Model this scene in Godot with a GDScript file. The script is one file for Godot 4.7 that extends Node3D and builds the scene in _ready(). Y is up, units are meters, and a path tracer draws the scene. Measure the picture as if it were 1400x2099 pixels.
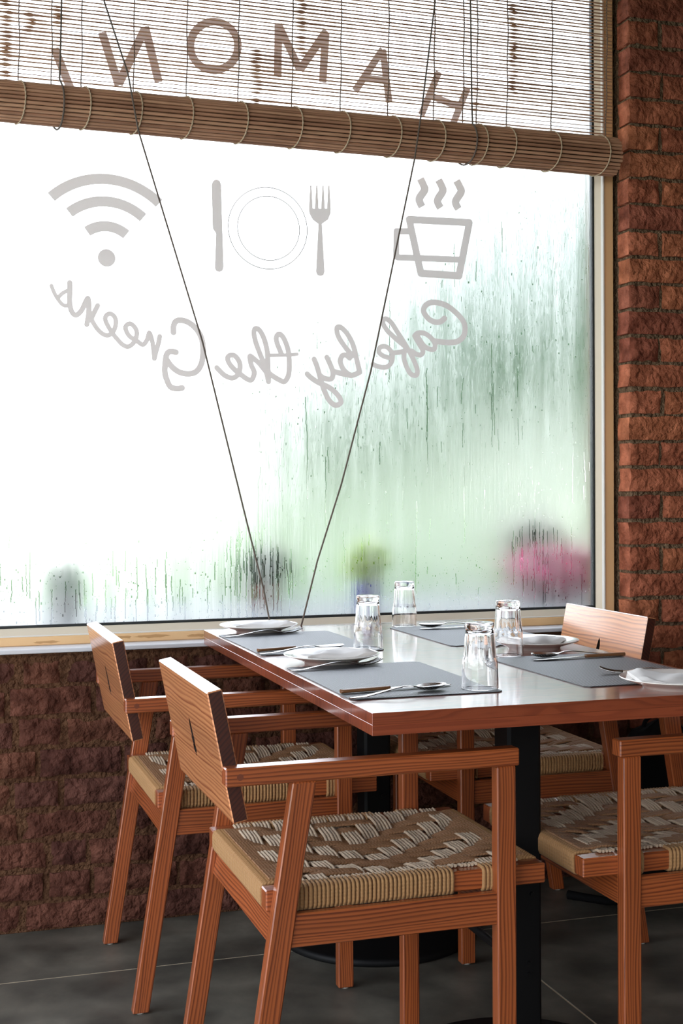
extends Node3D
# A café table for four in front of a fogged shop window, brick walls around it.

var M := {}
var used := {}
var rng := RandomNumberGenerator.new()

# ---------------------------------------------------------------- scene tree helpers
func put(o: Node3D, called: String, parent: Node) -> Node3D:
	var n := called
	if parent == self:
		var k: int = used.get(called, 0)
		used[called] = k + 1
		if k > 0:
			n = "%s_%03d" % [called, k]
	else:
		var key := str(parent.get_instance_id()) + called
		var k: int = used.get(key, 0)
		used[key] = k + 1
		if k > 0:
			n = "%s_%03d" % [called, k]
	o.name = n
	parent.add_child(o, true)
	return o

func tag(o: Node, label: String, category: String, group := "") -> void:
	o.set_meta("label", label)
	o.set_meta("category", category)
	if group != "":
		o.set_meta("group", group)

func thing(called: String, label: String, category: String, at := Vector3.ZERO, turn := 0.0, group := "") -> Node3D:
	var o := Node3D.new()
	put(o, called, self)
	o.position = at
	o.rotation.y = turn
	tag(o, label, category, group)
	return o

func struct_node(called: String) -> Node3D:
	var o := Node3D.new()
	put(o, called, self)
	o.set_meta("kind", "structure")
	return o

func inst(mesh: Mesh, called: String, mat: Material, parent: Node) -> MeshInstance3D:
	var o := MeshInstance3D.new()
	o.mesh = mesh
	o.material_override = mat
	put(o, called, parent)
	return o

func obj(st: SurfaceTool, called: String, mat: Material, parent: Node) -> MeshInstance3D:
	return inst(st.commit(), called, mat, parent)

func copy_thing(root: Node3D, called: String, at: Vector3, turn: float, label: String, group := "") -> Node3D:
	var r: Node3D = root.duplicate()
	put(r, called, self)
	r.position = at
	r.rotation.y = turn
	r.set_meta("label", label)
	if group != "":
		r.set_meta("group", group)
	return r

# ---------------------------------------------------------------- mesh helpers
func mb() -> SurfaceTool:
	var st := SurfaceTool.new()
	st.begin(Mesh.PRIMITIVE_TRIANGLES)
	return st

func vtx(st: SurfaceTool, p: Vector3, n: Vector3, uv: Vector2) -> void:
	st.set_normal(n)
	st.set_uv(uv)
	st.add_vertex(p)

func tri(st: SurfaceTool, a: Vector3, b: Vector3, c: Vector3, na: Vector3, nb: Vector3, nc: Vector3, ua := Vector2.ZERO, ub := Vector2.ZERO, uc := Vector2.ZERO) -> void:
	var n := (a - c).cross(a - b)
	vtx(st, a, na, ua)
	if n.dot(na + nb + nc) >= 0.0:
		vtx(st, b, nb, ub)
		vtx(st, c, nc, uc)
	else:
		vtx(st, c, nc, uc)
		vtx(st, b, nb, ub)

var LU := 0.6
var LV := 0.15
var uv_shift := Vector2.ZERO
func wood_uv(p: Vector3, n: Vector3, l: Vector3) -> Vector2:
	var a := n.cross(l)
	if a.length() < 0.35:
		a = l.cross(Vector3(0.3, 0.9, 0.2)).normalized()
		var b := l.cross(a)
		return Vector2(p.dot(b) / LU * 0.4, p.dot(a) / LV * 0.8) + uv_shift
	return Vector2(p.dot(l) / LU, p.dot(a.normalized()) / LV) + uv_shift

func flat(st: SurfaceTool, pts: Array, ref: Vector3, l: Vector3) -> void:
	var mid := Vector3.ZERO
	for p in pts:
		mid += p
	mid /= pts.size()
	var n: Vector3 = (pts[0] - pts[2]).cross(pts[0] - pts[1]).normalized()
	if n.dot(mid - ref) < 0.0:
		n = -n
	for i in range(1, pts.size() - 1):
		tri(st, pts[0], pts[i], pts[i + 1], n, n, n, wood_uv(pts[0], n, l), wood_uv(pts[i], n, l), wood_uv(pts[i + 1], n, l))

# chamfered hexahedron; corner i has bit 0 for x, bit 1 for y, bit 2 for z
func prism(st: SurfaceTool, c: Array, bevel: float, l: Vector3) -> void:
	var ref := Vector3.ZERO
	for p in c:
		ref += p / 8.0
	var f := []
	for i in 8:
		var row := []
		for a in 3:
			var p: Vector3 = c[i]
			for b in 3:
				if b != a:
					p += (c[i ^ (1 << b)] - c[i]).normalized() * bevel
			row.append(p)
		f.append(row)
	for a in 3:
		var b := (a + 1) % 3
		var d := (a + 2) % 3
		for s in 2:
			var i := s << a
			flat(st, [f[i][a], f[i | 1 << b][a], f[i | 1 << b | 1 << d][a], f[i | 1 << d][a]], ref, l)
		for k in 4:
			var i := ((k & 1) << b) | ((k >> 1) << d)
			var j := i | 1 << a
			flat(st, [f[i][b], f[j][b], f[j][d], f[i][d]], ref, l)
	for i in 8:
		flat(st, [f[i][0], f[i][1], f[i][2]], ref, l)

func corners(lo: Vector3, hi: Vector3) -> Array:
	var c := []
	for i in 8:
		c.append(Vector3(hi.x if i & 1 else lo.x, hi.y if i & 2 else lo.y, hi.z if i & 4 else lo.z))
	return c

func box(st: SurfaceTool, lo: Vector3, hi: Vector3, bevel := 0.002, l := Vector3.RIGHT) -> void:
	prism(st, corners(lo, hi), bevel, l)

# smooth sheet of rows of points; wu closes each row, wv closes the rows
func grid(st: SurfaceTool, rows: Array, wu: bool, wv: bool, flip := false, us := 1.0, vs := 1.0) -> void:
	var nv := rows.size()
	var nu: int = rows[0].size()
	var nor := []
	for j in nv:
		var r := PackedVector3Array()
		for i in nu:
			var i0 := (i - 1 + nu) % nu if wu else maxi(i - 1, 0)
			var i1 := (i + 1) % nu if wu else mini(i + 1, nu - 1)
			var j0 := (j - 1 + nv) % nv if wv else maxi(j - 1, 0)
			var j1 := (j + 1) % nv if wv else mini(j + 1, nv - 1)
			var du: Vector3 = rows[j][i1] - rows[j][i0]
			if du.length() < 1e-7:
				var jj := j1 if j < nv / 2 else j0
				du = rows[jj][i1] - rows[jj][i0]
			var n: Vector3 = du.cross(rows[j1][i] - rows[j0][i]).normalized()
			r.append(-n if flip else n)
		nor.append(r)
	for j in (nv if wv else nv - 1):
		var k := (j + 1) % nv
		for i in (nu if wu else nu - 1):
			var m := (i + 1) % nu
			var a := Vector2(float(i) / nu * us, float(j) / nv * vs)
			var b := Vector2(float(i + 1) / nu * us, float(j) / nv * vs)
			var c := Vector2(float(i + 1) / nu * us, float(j + 1) / nv * vs)
			var d := Vector2(float(i) / nu * us, float(j + 1) / nv * vs)
			tri(st, rows[j][i], rows[j][m], rows[k][m], nor[j][i], nor[j][m], nor[k][m], a, b, c)
			tri(st, rows[j][i], rows[k][m], rows[k][i], nor[j][i], nor[k][m], nor[k][i], a, c, d)

func tube(st: SurfaceTool, path: Array, r, sides := 6, closed := false, us := 0.012) -> void:
	var n := path.size()
	var up := Vector3.ZERO
	var rings := []
	var nors := []
	var lens := PackedFloat32Array()
	var run := 0.0
	for i in n:
		var t: Vector3
		if closed:
			t = path[(i + 1) % n] - path[(i - 1 + n) % n]
		else:
			t = path[mini(i + 1, n - 1)] - path[maxi(i - 1, 0)]
		t = t.normalized()
		if up == Vector3.ZERO:
			up = t.cross(Vector3(0.31, 0.17, 0.94) if absf(t.z) < 0.9 else Vector3(0.94, 0.17, 0.31)).normalized()
		else:
			up = (up - t * up.dot(t)).normalized()
		var w := t.cross(up)
		var rad: float = r[i] if r is Array else r
		var ring := PackedVector3Array()
		var nr := PackedVector3Array()
		for k in sides:
			var d := up * cos(TAU * k / sides) + w * sin(TAU * k / sides)
			nr.append(d)
			ring.append(path[i] + d * rad)
		rings.append(ring)
		nors.append(nr)
		if i > 0:
			run += (path[i] - path[i - 1]).length()
		lens.append(run / us)
	for i in (n if closed else n - 1):
		var j := (i + 1) % n
		var lj: float = lens[j] if j > i else lens[i] + (path[j] - path[i]).length() / us
		for k in sides:
			var m := (k + 1) % sides
			var va := float(k) / sides
			var vb := float(k + 1) / sides
			tri(st, rings[i][k], rings[i][m], rings[j][m], nors[i][k], nors[i][m], nors[j][m], Vector2(lens[i], va), Vector2(lens[i], vb), Vector2(lj, vb))
			tri(st, rings[i][k], rings[j][m], rings[j][k], nors[i][k], nors[j][m], nors[j][k], Vector2(lens[i], va), Vector2(lj, vb), Vector2(lj, va))
	if not closed:
		for e in [0, n - 1]:
			var d: Vector3 = (path[e] - path[1 if e == 0 else n - 2]).normalized()
			for k in range(1, sides - 1):
				tri(st, rings[e][0], rings[e][k], rings[e][k + 1], d, d, d)

func lathe(st: SurfaceTool, prof: Array, segs: int, at := Vector3.ZERO, flip := false) -> void:
	var rows := []
	for q in prof:
		var r := PackedVector3Array()
		for k in segs:
			var a := TAU * k / segs
			r.append(at + Vector3(cos(a) * q.x, q.y, sin(a) * q.x))
		rows.append(r)
	grid(st, rows, true, false, flip, 4.0, 4.0)

# plate of polygon in x/y with thickness along z
func slab(st: SurfaceTool, poly: PackedVector2Array, z0: float, z1: float) -> void:
	var idx := Geometry2D.triangulate_polygon(poly)
	for s in [z0, z1]:
		var n := Vector3(0, 0, 1 if s == maxf(z0, z1) else -1)
		for i in range(0, idx.size(), 3):
			var a := poly[idx[i]]
			var b := poly[idx[i + 1]]
			var c := poly[idx[i + 2]]
			tri(st, Vector3(a.x, a.y, s), Vector3(b.x, b.y, s), Vector3(c.x, c.y, s), n, n, n, a, b, c)
	var cw := Geometry2D.is_polygon_clockwise(poly)
	for i in poly.size():
		var a := poly[i]
		var b := poly[(i + 1) % poly.size()]
		var e := (b - a).normalized()
		var n := Vector3(e.y, -e.x, 0) * (-1.0 if cw else 1.0)
		tri(st, Vector3(a.x, a.y, z0), Vector3(b.x, b.y, z0), Vector3(b.x, b.y, z1), n, n, n)
		tri(st, Vector3(a.x, a.y, z0), Vector3(b.x, b.y, z1), Vector3(a.x, a.y, z1), n, n, n)

func sheet(poly: PackedVector2Array, z: float) -> SurfaceTool:
	var st := mb()
	var idx := Geometry2D.triangulate_polygon(poly)
	var n := Vector3(0, 0, 1)
	for i in range(0, idx.size(), 3):
		var q := []
		for e in 3:
			q.append(Vector3(poly[idx[i + e]].x, poly[idx[i + e]].y, z))
		tri(st, q[0], q[1], q[2], n, n, n)
	return st

func pairs(a: Array) -> PackedVector2Array:
	var p := PackedVector2Array()
	for i in range(0, a.size(), 2):
		p.append(Vector2(a[i], a[i + 1]))
	return p

func spline(p: PackedVector2Array, sub: int) -> PackedVector2Array:
	if p.size() < 3:
		return p
	var o := PackedVector2Array()
	var n := p.size()
	for i in n - 1:
		for k in sub:
			o.append(p[i].cubic_interpolate(p[i + 1], p[maxi(i - 1, 0)], p[mini(i + 2, n - 1)], float(k) / sub))
	o.append(p[n - 1])
	return o

# a stroke of vinyl with round (or square) ends, cut as one outline per run
func stroke(st: SurfaceTool, p: PackedVector2Array, w: float, z: float, round_ends := true) -> void:
	var n := p.size()
	var front := Vector3(0, 0, 1)
	var l := PackedVector2Array()
	var r := PackedVector2Array()
	for i in n:
		var t := (p[mini(i + 1, n - 1)] - p[maxi(i - 1, 0)]).normalized()
		var q := Vector2(-t.y, t.x) * w * 0.5
		if i > 0 and i < n - 1:
			var e := (p[i + 1] - p[i]).normalized()
			q /= clampf(e.dot(t), 0.6, 1.0)
		l.append(p[i] + q)
		r.append(p[i] - q)
	for h in [0.0, 0.0005]:
		var nn := front if h > 0.0 else -front
		for i in n - 1:
			var a := Vector3(l[i].x, l[i].y, z + h)
			var b := Vector3(r[i].x, r[i].y, z + h)
			var c := Vector3(r[i + 1].x, r[i + 1].y, z + h)
			var d := Vector3(l[i + 1].x, l[i + 1].y, z + h)
			tri(st, a, b, c, nn, nn, nn)
			tri(st, a, c, d, nn, nn, nn)
		if round_ends:
			for e in [0, n - 1]:
				for k in 10:
					var o := Vector3(p[e].x, p[e].y, z + h)
					tri(st, o, o + Vector3(cos(TAU * k / 10), sin(TAU * k / 10), 0) * w * 0.5, o + Vector3(cos(TAU * (k + 1) / 10), sin(TAU * (k + 1) / 10), 0) * w * 0.5, nn, nn, nn)
	for side in [l, r]:
		for i in n - 1:
			var mid: Vector2 = (side[i] - p[i]).normalized()
			var nn := Vector3(mid.x, mid.y, 0)
			tri(st, Vector3(side[i].x, side[i].y, z), Vector3(side[i + 1].x, side[i + 1].y, z), Vector3(side[i + 1].x, side[i + 1].y, z + 0.0005), nn, nn, nn)
			tri(st, Vector3(side[i].x, side[i].y, z), Vector3(side[i + 1].x, side[i + 1].y, z + 0.0005), Vector3(side[i].x, side[i].y, z + 0.0005), nn, nn, nn)

# flat vinyl cut to the union of strokes: marching squares over their distance field
func vinyl_sheet(strokes: Array, z: float, square: bool) -> SurfaceTool:
	var g := 0.002
	var lo := Vector2(9, 9)
	var hi := Vector2(-9, -9)
	for s in strokes:
		for p in s[1]:
			lo = lo.min(p)
			hi = hi.max(p)
	lo -= Vector2.ONE * 0.03
	hi += Vector2.ONE * 0.03
	var nx := int((hi.x - lo.x) / g) + 1
	var ny := int((hi.y - lo.y) / g) + 1
	var f := PackedFloat32Array()
	f.resize(nx * ny)
	f.fill(0.01)
	for s in strokes:
		var r: float = s[0] * 0.5
		var pts: PackedVector2Array = s[1]
		for k in pts.size() - 1:
			var a := pts[k]
			var b := pts[k + 1]
			var d := (b - a)
			var ln := maxf(d.length(), 1e-6)
			d /= ln
			var m := r + 0.004
			for j in range(maxi(0, int((minf(a.y, b.y) - m - lo.y) / g)), mini(ny, int((maxf(a.y, b.y) + m - lo.y) / g) + 2)):
				for i in range(maxi(0, int((minf(a.x, b.x) - m - lo.x) / g)), mini(nx, int((maxf(a.x, b.x) + m - lo.x) / g) + 2)):
					var q := lo + Vector2(i, j) * g - a
					var t := q.dot(d)
					var v: float
					if square and ((k == 0 and t < 0.0) or (k == pts.size() - 2 and t > ln)):
						v = maxf(absf(q.cross(d)) - r, maxf(-t, t - ln))
					else:
						v = (q - d * clampf(t, 0.0, ln)).length() - r
					f[j * nx + i] = minf(f[j * nx + i], v)
	if square:
		for s in strokes:
			var pts: PackedVector2Array = s[1]
			var last := pts.size() - 1
			if last < 3 or pts[0].distance_to(pts[last]) < 0.01:
				continue
			for e in [[pts[0], pts[1]], [pts[last], pts[last - 1]]]:
				var d: Vector2 = (e[0] - e[1]).normalized()
				for j in ny:
					for i in nx:
						var q: Vector2 = lo + Vector2(i, j) * g - e[0]
						if q.length() < s[0] * 1.1 and q.dot(d) > -0.004:
							f[j * nx + i] = maxf(f[j * nx + i], q.dot(d))
	var st := mb()
	var n := Vector3(0, 0, 1)
	for j in ny - 1:
		for i in nx - 1:
			var ids := [j * nx + i, j * nx + i + 1, (j + 1) * nx + i + 1, (j + 1) * nx + i]
			var ps := [Vector2(i, j), Vector2(i + 1, j), Vector2(i + 1, j + 1), Vector2(i, j + 1)]
			var poly := []
			for k in 4:
				var v0 := f[ids[k]]
				var v1 := f[ids[(k + 1) % 4]]
				if v0 <= 0.0:
					poly.append(ps[k])
				if (v0 <= 0.0) != (v1 <= 0.0):
					poly.append(ps[k].lerp(ps[(k + 1) % 4], v0 / (v0 - v1)))
			for k in range(1, poly.size() - 1):
				var t3 := []
				for p in [poly[0], poly[k], poly[k + 1]]:
					var w: Vector2 = lo + p * g
					t3.append(Vector3(w.x, w.y, z))
				tri(st, t3[0], t3[1], t3[2], n, n, n)
	return st

func arc(c: Vector2, r: float, a0: float, a1: float, n: int) -> PackedVector2Array:
	var p := PackedVector2Array()
	for i in n + 1:
		p.append(c + Vector2.from_angle(lerpf(a0, a1, float(i) / n)) * r)
	return p

# ---------------------------------------------------------------- materials
func c8(r: int, g: int, b: int, a := 255) -> Color:
	return Color8(r, g, b, a)

func mat(called: String, col: Color, rough := 0.6, metal := 0.0, spec := 0.5) -> StandardMaterial3D:
	var m := StandardMaterial3D.new()
	m.resource_name = called
	m.albedo_color = col
	m.roughness = rough
	m.metallic = metal
	m.metallic_specular = spec
	M[called] = m
	return m

func noise_tex(sd: int, freq: float, lo: Color, hi: Color, size := 256, type := FastNoiseLite.TYPE_SIMPLEX_SMOOTH, oct := 5) -> NoiseTexture2D:
	var n := FastNoiseLite.new()
	n.seed = sd
	n.noise_type = type
	n.frequency = freq
	n.fractal_octaves = oct
	var t := NoiseTexture2D.new()
	t.width = size
	t.height = size
	t.seamless = true
	t.noise = n
	var g := Gradient.new()
	g.set_color(0, lo)
	g.set_color(1, hi)
	t.color_ramp = g
	return t

func triplanar(m: StandardMaterial3D, k: float, world := true) -> void:
	m.uv1_triplanar = true
	m.uv1_world_triplanar = world
	m.uv1_scale = Vector3.ONE * k

func wood_image(sd: int, lines: float, wav: float, light: Color, dark: Color, strength: float) -> ImageTexture:
	var w := 512
	var h := 384
	var n := FastNoiseLite.new()
	n.seed = sd
	n.frequency = 0.006
	n.fractal_octaves = 2
	var f := FastNoiseLite.new()
	f.seed = sd + 7
	f.frequency = 0.05
	var im := Image.create(w, h, false, Image.FORMAT_RGB8)
	for y in h:
		for x in w:
			# mirrored in x so that the repeat shows no seam
			var xx := absf(x - w * 0.5)
			var t := float(y) / h * lines + n.get_noise_2d(xx * 0.4, y * 1.2) * wav
			var s := fposmod(t, 1.0)
			var d := smoothstep(0.3, 0.8, s) * (1.0 - smoothstep(0.86, 1.0, s))
			var band := 0.7 + 0.5 * f.get_noise_2d(float(int(t)) * 37.0, 3.0)
			var fibre := f.get_noise_2d(xx * 0.15, y * 6.0)
			var c := light.lerp(dark, clampf(d * strength * band + fibre * 0.12, 0.0, 1.0))
			var v := 1.0 + 0.10 * n.get_noise_2d(xx * 0.3 + 500.0, y * 0.8)
			im.set_pixel(x, y, Color(c.r * v, c.g * v, c.b * v))
	return ImageTexture.create_from_image(im)

func gray_tex(w: int, h: int, f: Callable) -> ImageTexture:
	var im := Image.create(w, h, false, Image.FORMAT_L8)
	for y in h:
		for x in w:
			var v: float = f.call(x, y)
			im.set_pixel(x, y, Color(v, v, v))
	return ImageTexture.create_from_image(im)

func make_materials() -> void:
	var m: StandardMaterial3D
	m = mat("chair_wood", Color.WHITE, 0.4)
	m.albedo_texture = wood_image(3, 24.0, 1.1, c8(166, 87, 43), c8(86, 34, 14), 0.85)
	m.clearcoat_enabled = true
	m.clearcoat = 0.9
	m.clearcoat_roughness = 0.14
	m = mat("backrest_wood", Color.WHITE, 0.32, 0.0, 0.75)
	m.albedo_texture = wood_image(11, 17.0, 0.9, c8(222, 150, 98), c8(140, 72, 40), 0.8)  # lighter than the chair wood; light from the left put into the colour
	m.clearcoat_enabled = true
	m.clearcoat = 0.9
	m.clearcoat_roughness = 0.14
	m = mat("end_wood", Color(0.42, 0.36, 0.34), 0.5)
	m.albedo_texture = (M.chair_wood as StandardMaterial3D).albedo_texture
	m = mat("table_wood", Color.WHITE, 0.3)
	m.albedo_texture = wood_image(23, 9.0, 3.0, c8(150, 74, 46), c8(104, 45, 28), 0.7)
	m.clearcoat_enabled = true
	m.clearcoat = 1.0
	m.clearcoat_roughness = 0.12
	var twist := gray_tex(32, 32, func(x: int, y: int) -> float: return 0.5 + 0.5 * sin(TAU * (x + y) / 16.0))
	for q in [["rope_glare", c8(192, 170, 144)], ["rope_tan", c8(166, 124, 78)], ["rope_shaded", c8(146, 106, 72)]]:  # one jute rope; window glare and shade put into separate tones
		m = mat(q[0], q[1], 0.75)
		m.heightmap_enabled = true
		m.heightmap_texture = twist
		m.heightmap_scale = 0.06
		m.rim_enabled = true
		m.rim = 0.5
	# brick and mortar
	var rough := noise_tex(5, 0.02, Color.BLACK, Color.WHITE, 512)
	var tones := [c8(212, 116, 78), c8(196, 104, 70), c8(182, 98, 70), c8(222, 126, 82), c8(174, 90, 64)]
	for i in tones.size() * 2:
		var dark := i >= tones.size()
		m = mat(("shaded_brick%d" % (i - 5)) if dark else ("brick%d" % i), Color.WHITE, 0.9, 0.0, 0.3)
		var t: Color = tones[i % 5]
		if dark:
			t = Color(t.r * 0.49, t.g * 0.47, t.b * 0.49)  # pier tones darkened; shade below the window put into the colour
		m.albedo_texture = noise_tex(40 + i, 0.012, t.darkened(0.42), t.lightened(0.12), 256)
		m.heightmap_enabled = true
		m.heightmap_texture = rough
		m.heightmap_scale = 0.9
		triplanar(m, 4.0)
	m = mat("shaded_mortar", Color.WHITE, 0.95, 0.0, 0.2)  # darker mortar copy with the same shade put into its colour
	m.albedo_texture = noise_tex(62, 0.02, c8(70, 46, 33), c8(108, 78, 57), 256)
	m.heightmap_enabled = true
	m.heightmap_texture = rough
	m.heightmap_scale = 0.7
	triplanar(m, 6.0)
	m = mat("mortar", Color.WHITE, 0.95, 0.0, 0.2)
	m.albedo_texture = noise_tex(61, 0.02, c8(100, 80, 62), c8(160, 134, 106), 256)
	m.heightmap_enabled = true
	m.heightmap_texture = rough
	m.heightmap_scale = 1.4
	triplanar(m, 6.0)
	m = mat("floor_slab", Color.WHITE, 0.55, 0.0, 0.4)
	m.albedo_texture = noise_tex(71, 0.008, c8(62, 60, 54), c8(122, 117, 105), 512)
	m.roughness_texture = noise_tex(72, 0.02, Color(0.7, 0.7, 0.7), Color.WHITE, 256)
	m.heightmap_enabled = true
	m.heightmap_texture = rough
	m.heightmap_scale = 0.12
	triplanar(m, 0.9)
	mat("grout", c8(200, 182, 152), 0.9)
	mat("plaster", c8(112, 82, 66), 0.9)
	mat("ceiling_white", c8(116, 106, 98), 0.9)
	# window
	mat("frame_tan", c8(234, 192, 140), 0.5)
	mat("frame_stop", c8(222, 208, 184), 0.45)
	mat("frame_white", c8(228, 224, 216), 0.4)
	mat("gasket_black", c8(34, 38, 38), 0.6)
	mat("sill_white", c8(214, 216, 220), 0.35)
	m = mat("vinyl", c8(222, 205, 198), 0.7)
	m.backlight_enabled = true
	m.backlight = Color(0.7, 0.69, 0.68)
	# blind
	for i in 3:
		m = mat("bamboo%d" % i, [c8(214, 164, 130), c8(198, 148, 116), c8(224, 176, 140)][i], 0.55)
		m.albedo_texture = noise_tex(81 + i, 0.01, Color(0.75, 0.72, 0.7), Color.WHITE, 128)
		m.uv1_scale = Vector3(1, 1, 1)
	mat("roll_gap_shade", c8(70, 46, 32), 0.8)
	mat("cord", c8(200, 178, 148), 0.8)
	mat("pull_cord", c8(104, 92, 82), 0.8)  # backlit darkness put into the cord colour
	# table ware
	mat("steel", c8(200, 198, 194), 0.16, 1.0)
	m = mat("porcelain", c8(238, 232, 224), 0.12)
	m.clearcoat_enabled = true
	m.clearcoat = 0.5
	m.clearcoat_roughness = 0.05
	mat("napkin", c8(240, 236, 232), 0.9)
	m = mat("tumbler_glass", Color(1, 1, 1, 0), 0.0)
	m.transparency = BaseMaterial3D.TRANSPARENCY_ALPHA
	m.refraction_enabled = true
	m.refraction_scale = 0.05
	m = mat("placemat", Color.WHITE, 0.42)
	var im := Image.create(64, 64, false, Image.FORMAT_RGB8)
	for y in 64:
		for x in 64:
			var a := (x / 16 + y / 16) % 2
			var q := sin(PI * fposmod(x, 16.0) / 16.0) * sin(PI * fposmod(y, 16.0) / 16.0)
			var v := (0.20 + 0.46 * q) if a else (0.12 + 0.13 * q)
			im.set_pixel(x, y, Color(v, v, v * 1.02))
	m.albedo_texture = ImageTexture.create_from_image(im)
	m.heightmap_enabled = true
	m.heightmap_texture = m.albedo_texture
	m.heightmap_scale = 0.12
	m.uv1_scale = Vector3(60, 60, 1)
	mat("black_iron", c8(9, 9, 10), 0.6, 0.0, 0.35)
	mat("bag_cloth", c8(9, 9, 11), 0.85, 0.0, 0.3)
	# outdoors
	mat("leaf", c8(114, 146, 114), 0.7)  # greyed pale green; haze of the fogged glass put into the leaf colour
	mat("leaf_dark", c8(40, 66, 40), 0.7)
	mat("leaf_fresh", c8(176, 206, 76), 0.7)
	mat("petal_pink", c8(226, 120, 156), 0.7)
	mat("bark", c8(90, 74, 60), 0.9)
	mat("lawn", c8(108, 128, 84), 0.95)
	mat("concrete", c8(206, 204, 200), 0.9)
	mat("ledge_stone", c8(116, 118, 118), 0.9)
	mat("pot_red", c8(120, 50, 40), 0.6)
	mat("pot_blue", c8(60, 70, 150), 0.4)
	mat("pot_grey", c8(120, 120, 120), 0.6)
	fog_glass()

func fog_glass() -> void:
	# condensation: how rough the inner face of the pane is, and its drops and runs; the tile covers 2.1 m
	var n := 2048
	var nz := FastNoiseLite.new()
	nz.seed = 5
	nz.frequency = 0.01
	var ro := Image.create(512, 512, false, Image.FORMAT_L8)
	var hi := Image.create(1024, 256, false, Image.FORMAT_L8)
	for y in 512:
		for x in 512:
			var v := 0.40 + 0.10 * nz.get_noise_2d(x * 0.8, y * 0.8) + 0.10 * nz.get_noise_2d(x * 9.0, y * 0.7)
			ro.set_pixel(x, y, Color(v, v, v))
	for y in 256:
		for x in 1024:
			var wet := smoothstep(-0.1, 0.5, nz.get_noise_2d(x * 0.35 + 900.0, y * 1.1) + 0.7 * smoothstep(620.0, 900.0, x) * (1.0 - smoothstep(190.0, 240.0, y)))
			var v := 0.3 + 0.5 * wet * nz.get_noise_2d(x * 22.0, y * 3.0)
			hi.set_pixel(x, y, Color(v, v, v))
	ro.resize(n, n, Image.INTERPOLATE_BILINEAR)
	hi.resize(n, n, Image.INTERPOLATE_CUBIC)
	var r := RandomNumberGenerator.new()
	r.seed = 77
	# fine wet grain, strongest over the right half
	for k in 30000:
		var x := r.randi_range(0, n - 1)
		var y := r.randi_range(0, n - 1)
		if r.randf() < 0.6:
			x = r.randi_range(960, 1960)
			y = r.randi_range(720, 1700)
		var len := r.randi_range(3, 22)
		var v := 0.3 + r.randf_range(-0.10, 0.14)
		var q := r.randf_range(0.25, 0.5)
		for j in len:
			hi.set_pixel(x, (y + j) % n, Color(v, v, v))
			ro.set_pixel(x, (y + j) % n, Color(q, q, q))
	# runs of water
	for k in 330:
		var x := r.randf_range(0, n)
		var y := r.randf_range(0, n)
		if x < 1100 and r.randf() < 0.55:
			y = r.randf_range(1750, 1880)
		if k >= 260:
			x = (1770.0 if k % 2 else 945.0) + r.randfn() * 42.0
			y = r.randf_range(1690, 1800)
		var len := int(r.randf_range(20, 90)) if r.randf() < 0.8 else int(r.randf_range(120, 300))
		for j in len:
			if r.randf() < 0.08:
				x += r.randf_range(-1.3, 1.3)
			for i in range(-1, 2):
				var px := posmod(int(x) + i, n)
				var py := posmod(int(y) + j, n)
				var v := 0.3 + 0.4 * (1.0 - absf(i) / 2.0) * (0.4 + 0.6 * float(j) / len)
				hi.set_pixel(px, py, Color(v, v, v))
				if i != -1:
					var q := 0.10 + 0.08 * r.randf()
					ro.set_pixel(px, py, Color(q, q, q))
	# drops
	for k in 5200:
		var x := r.randi_range(0, n - 1)
		var y := r.randi_range(0, n - 1)
		if r.randf() < 0.3:
			y = r.randi_range(1780, 1935)
		var w := 0 if r.randf() < 0.8 else 1
		var tall := r.randi_range(1, 4 + 3 * w)
		for i in range(-w, w + 1):
			for k2 in tall:
				var v := 0.3 + 0.3 * (0.5 + 0.5 * float(k2) / tall)
				hi.set_pixel(posmod(x + i, n), posmod(y + k2, n), Color(v, v, v))
				ro.set_pixel(posmod(x + i, n), posmod(y + k2, n), Color(0.16, 0.16, 0.16))
	var m := mat("fogged_glass", Color(1, 1, 1, 0), 1.0)
	m.transparency = BaseMaterial3D.TRANSPARENCY_ALPHA
	m.refraction_enabled = true
	m.refraction_scale = 0.05
	m.roughness_texture = ImageTexture.create_from_image(ro)
	m.heightmap_enabled = true
	m.heightmap_texture = ImageTexture.create_from_image(hi)
	m.heightmap_scale = 0.06
	var c := mat("clear_glass", Color(1, 1, 1, 0), 0.0)
	c.transparency = BaseMaterial3D.TRANSPARENCY_ALPHA
	c.refraction_enabled = true
	c.refraction_scale = 0.05

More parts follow.
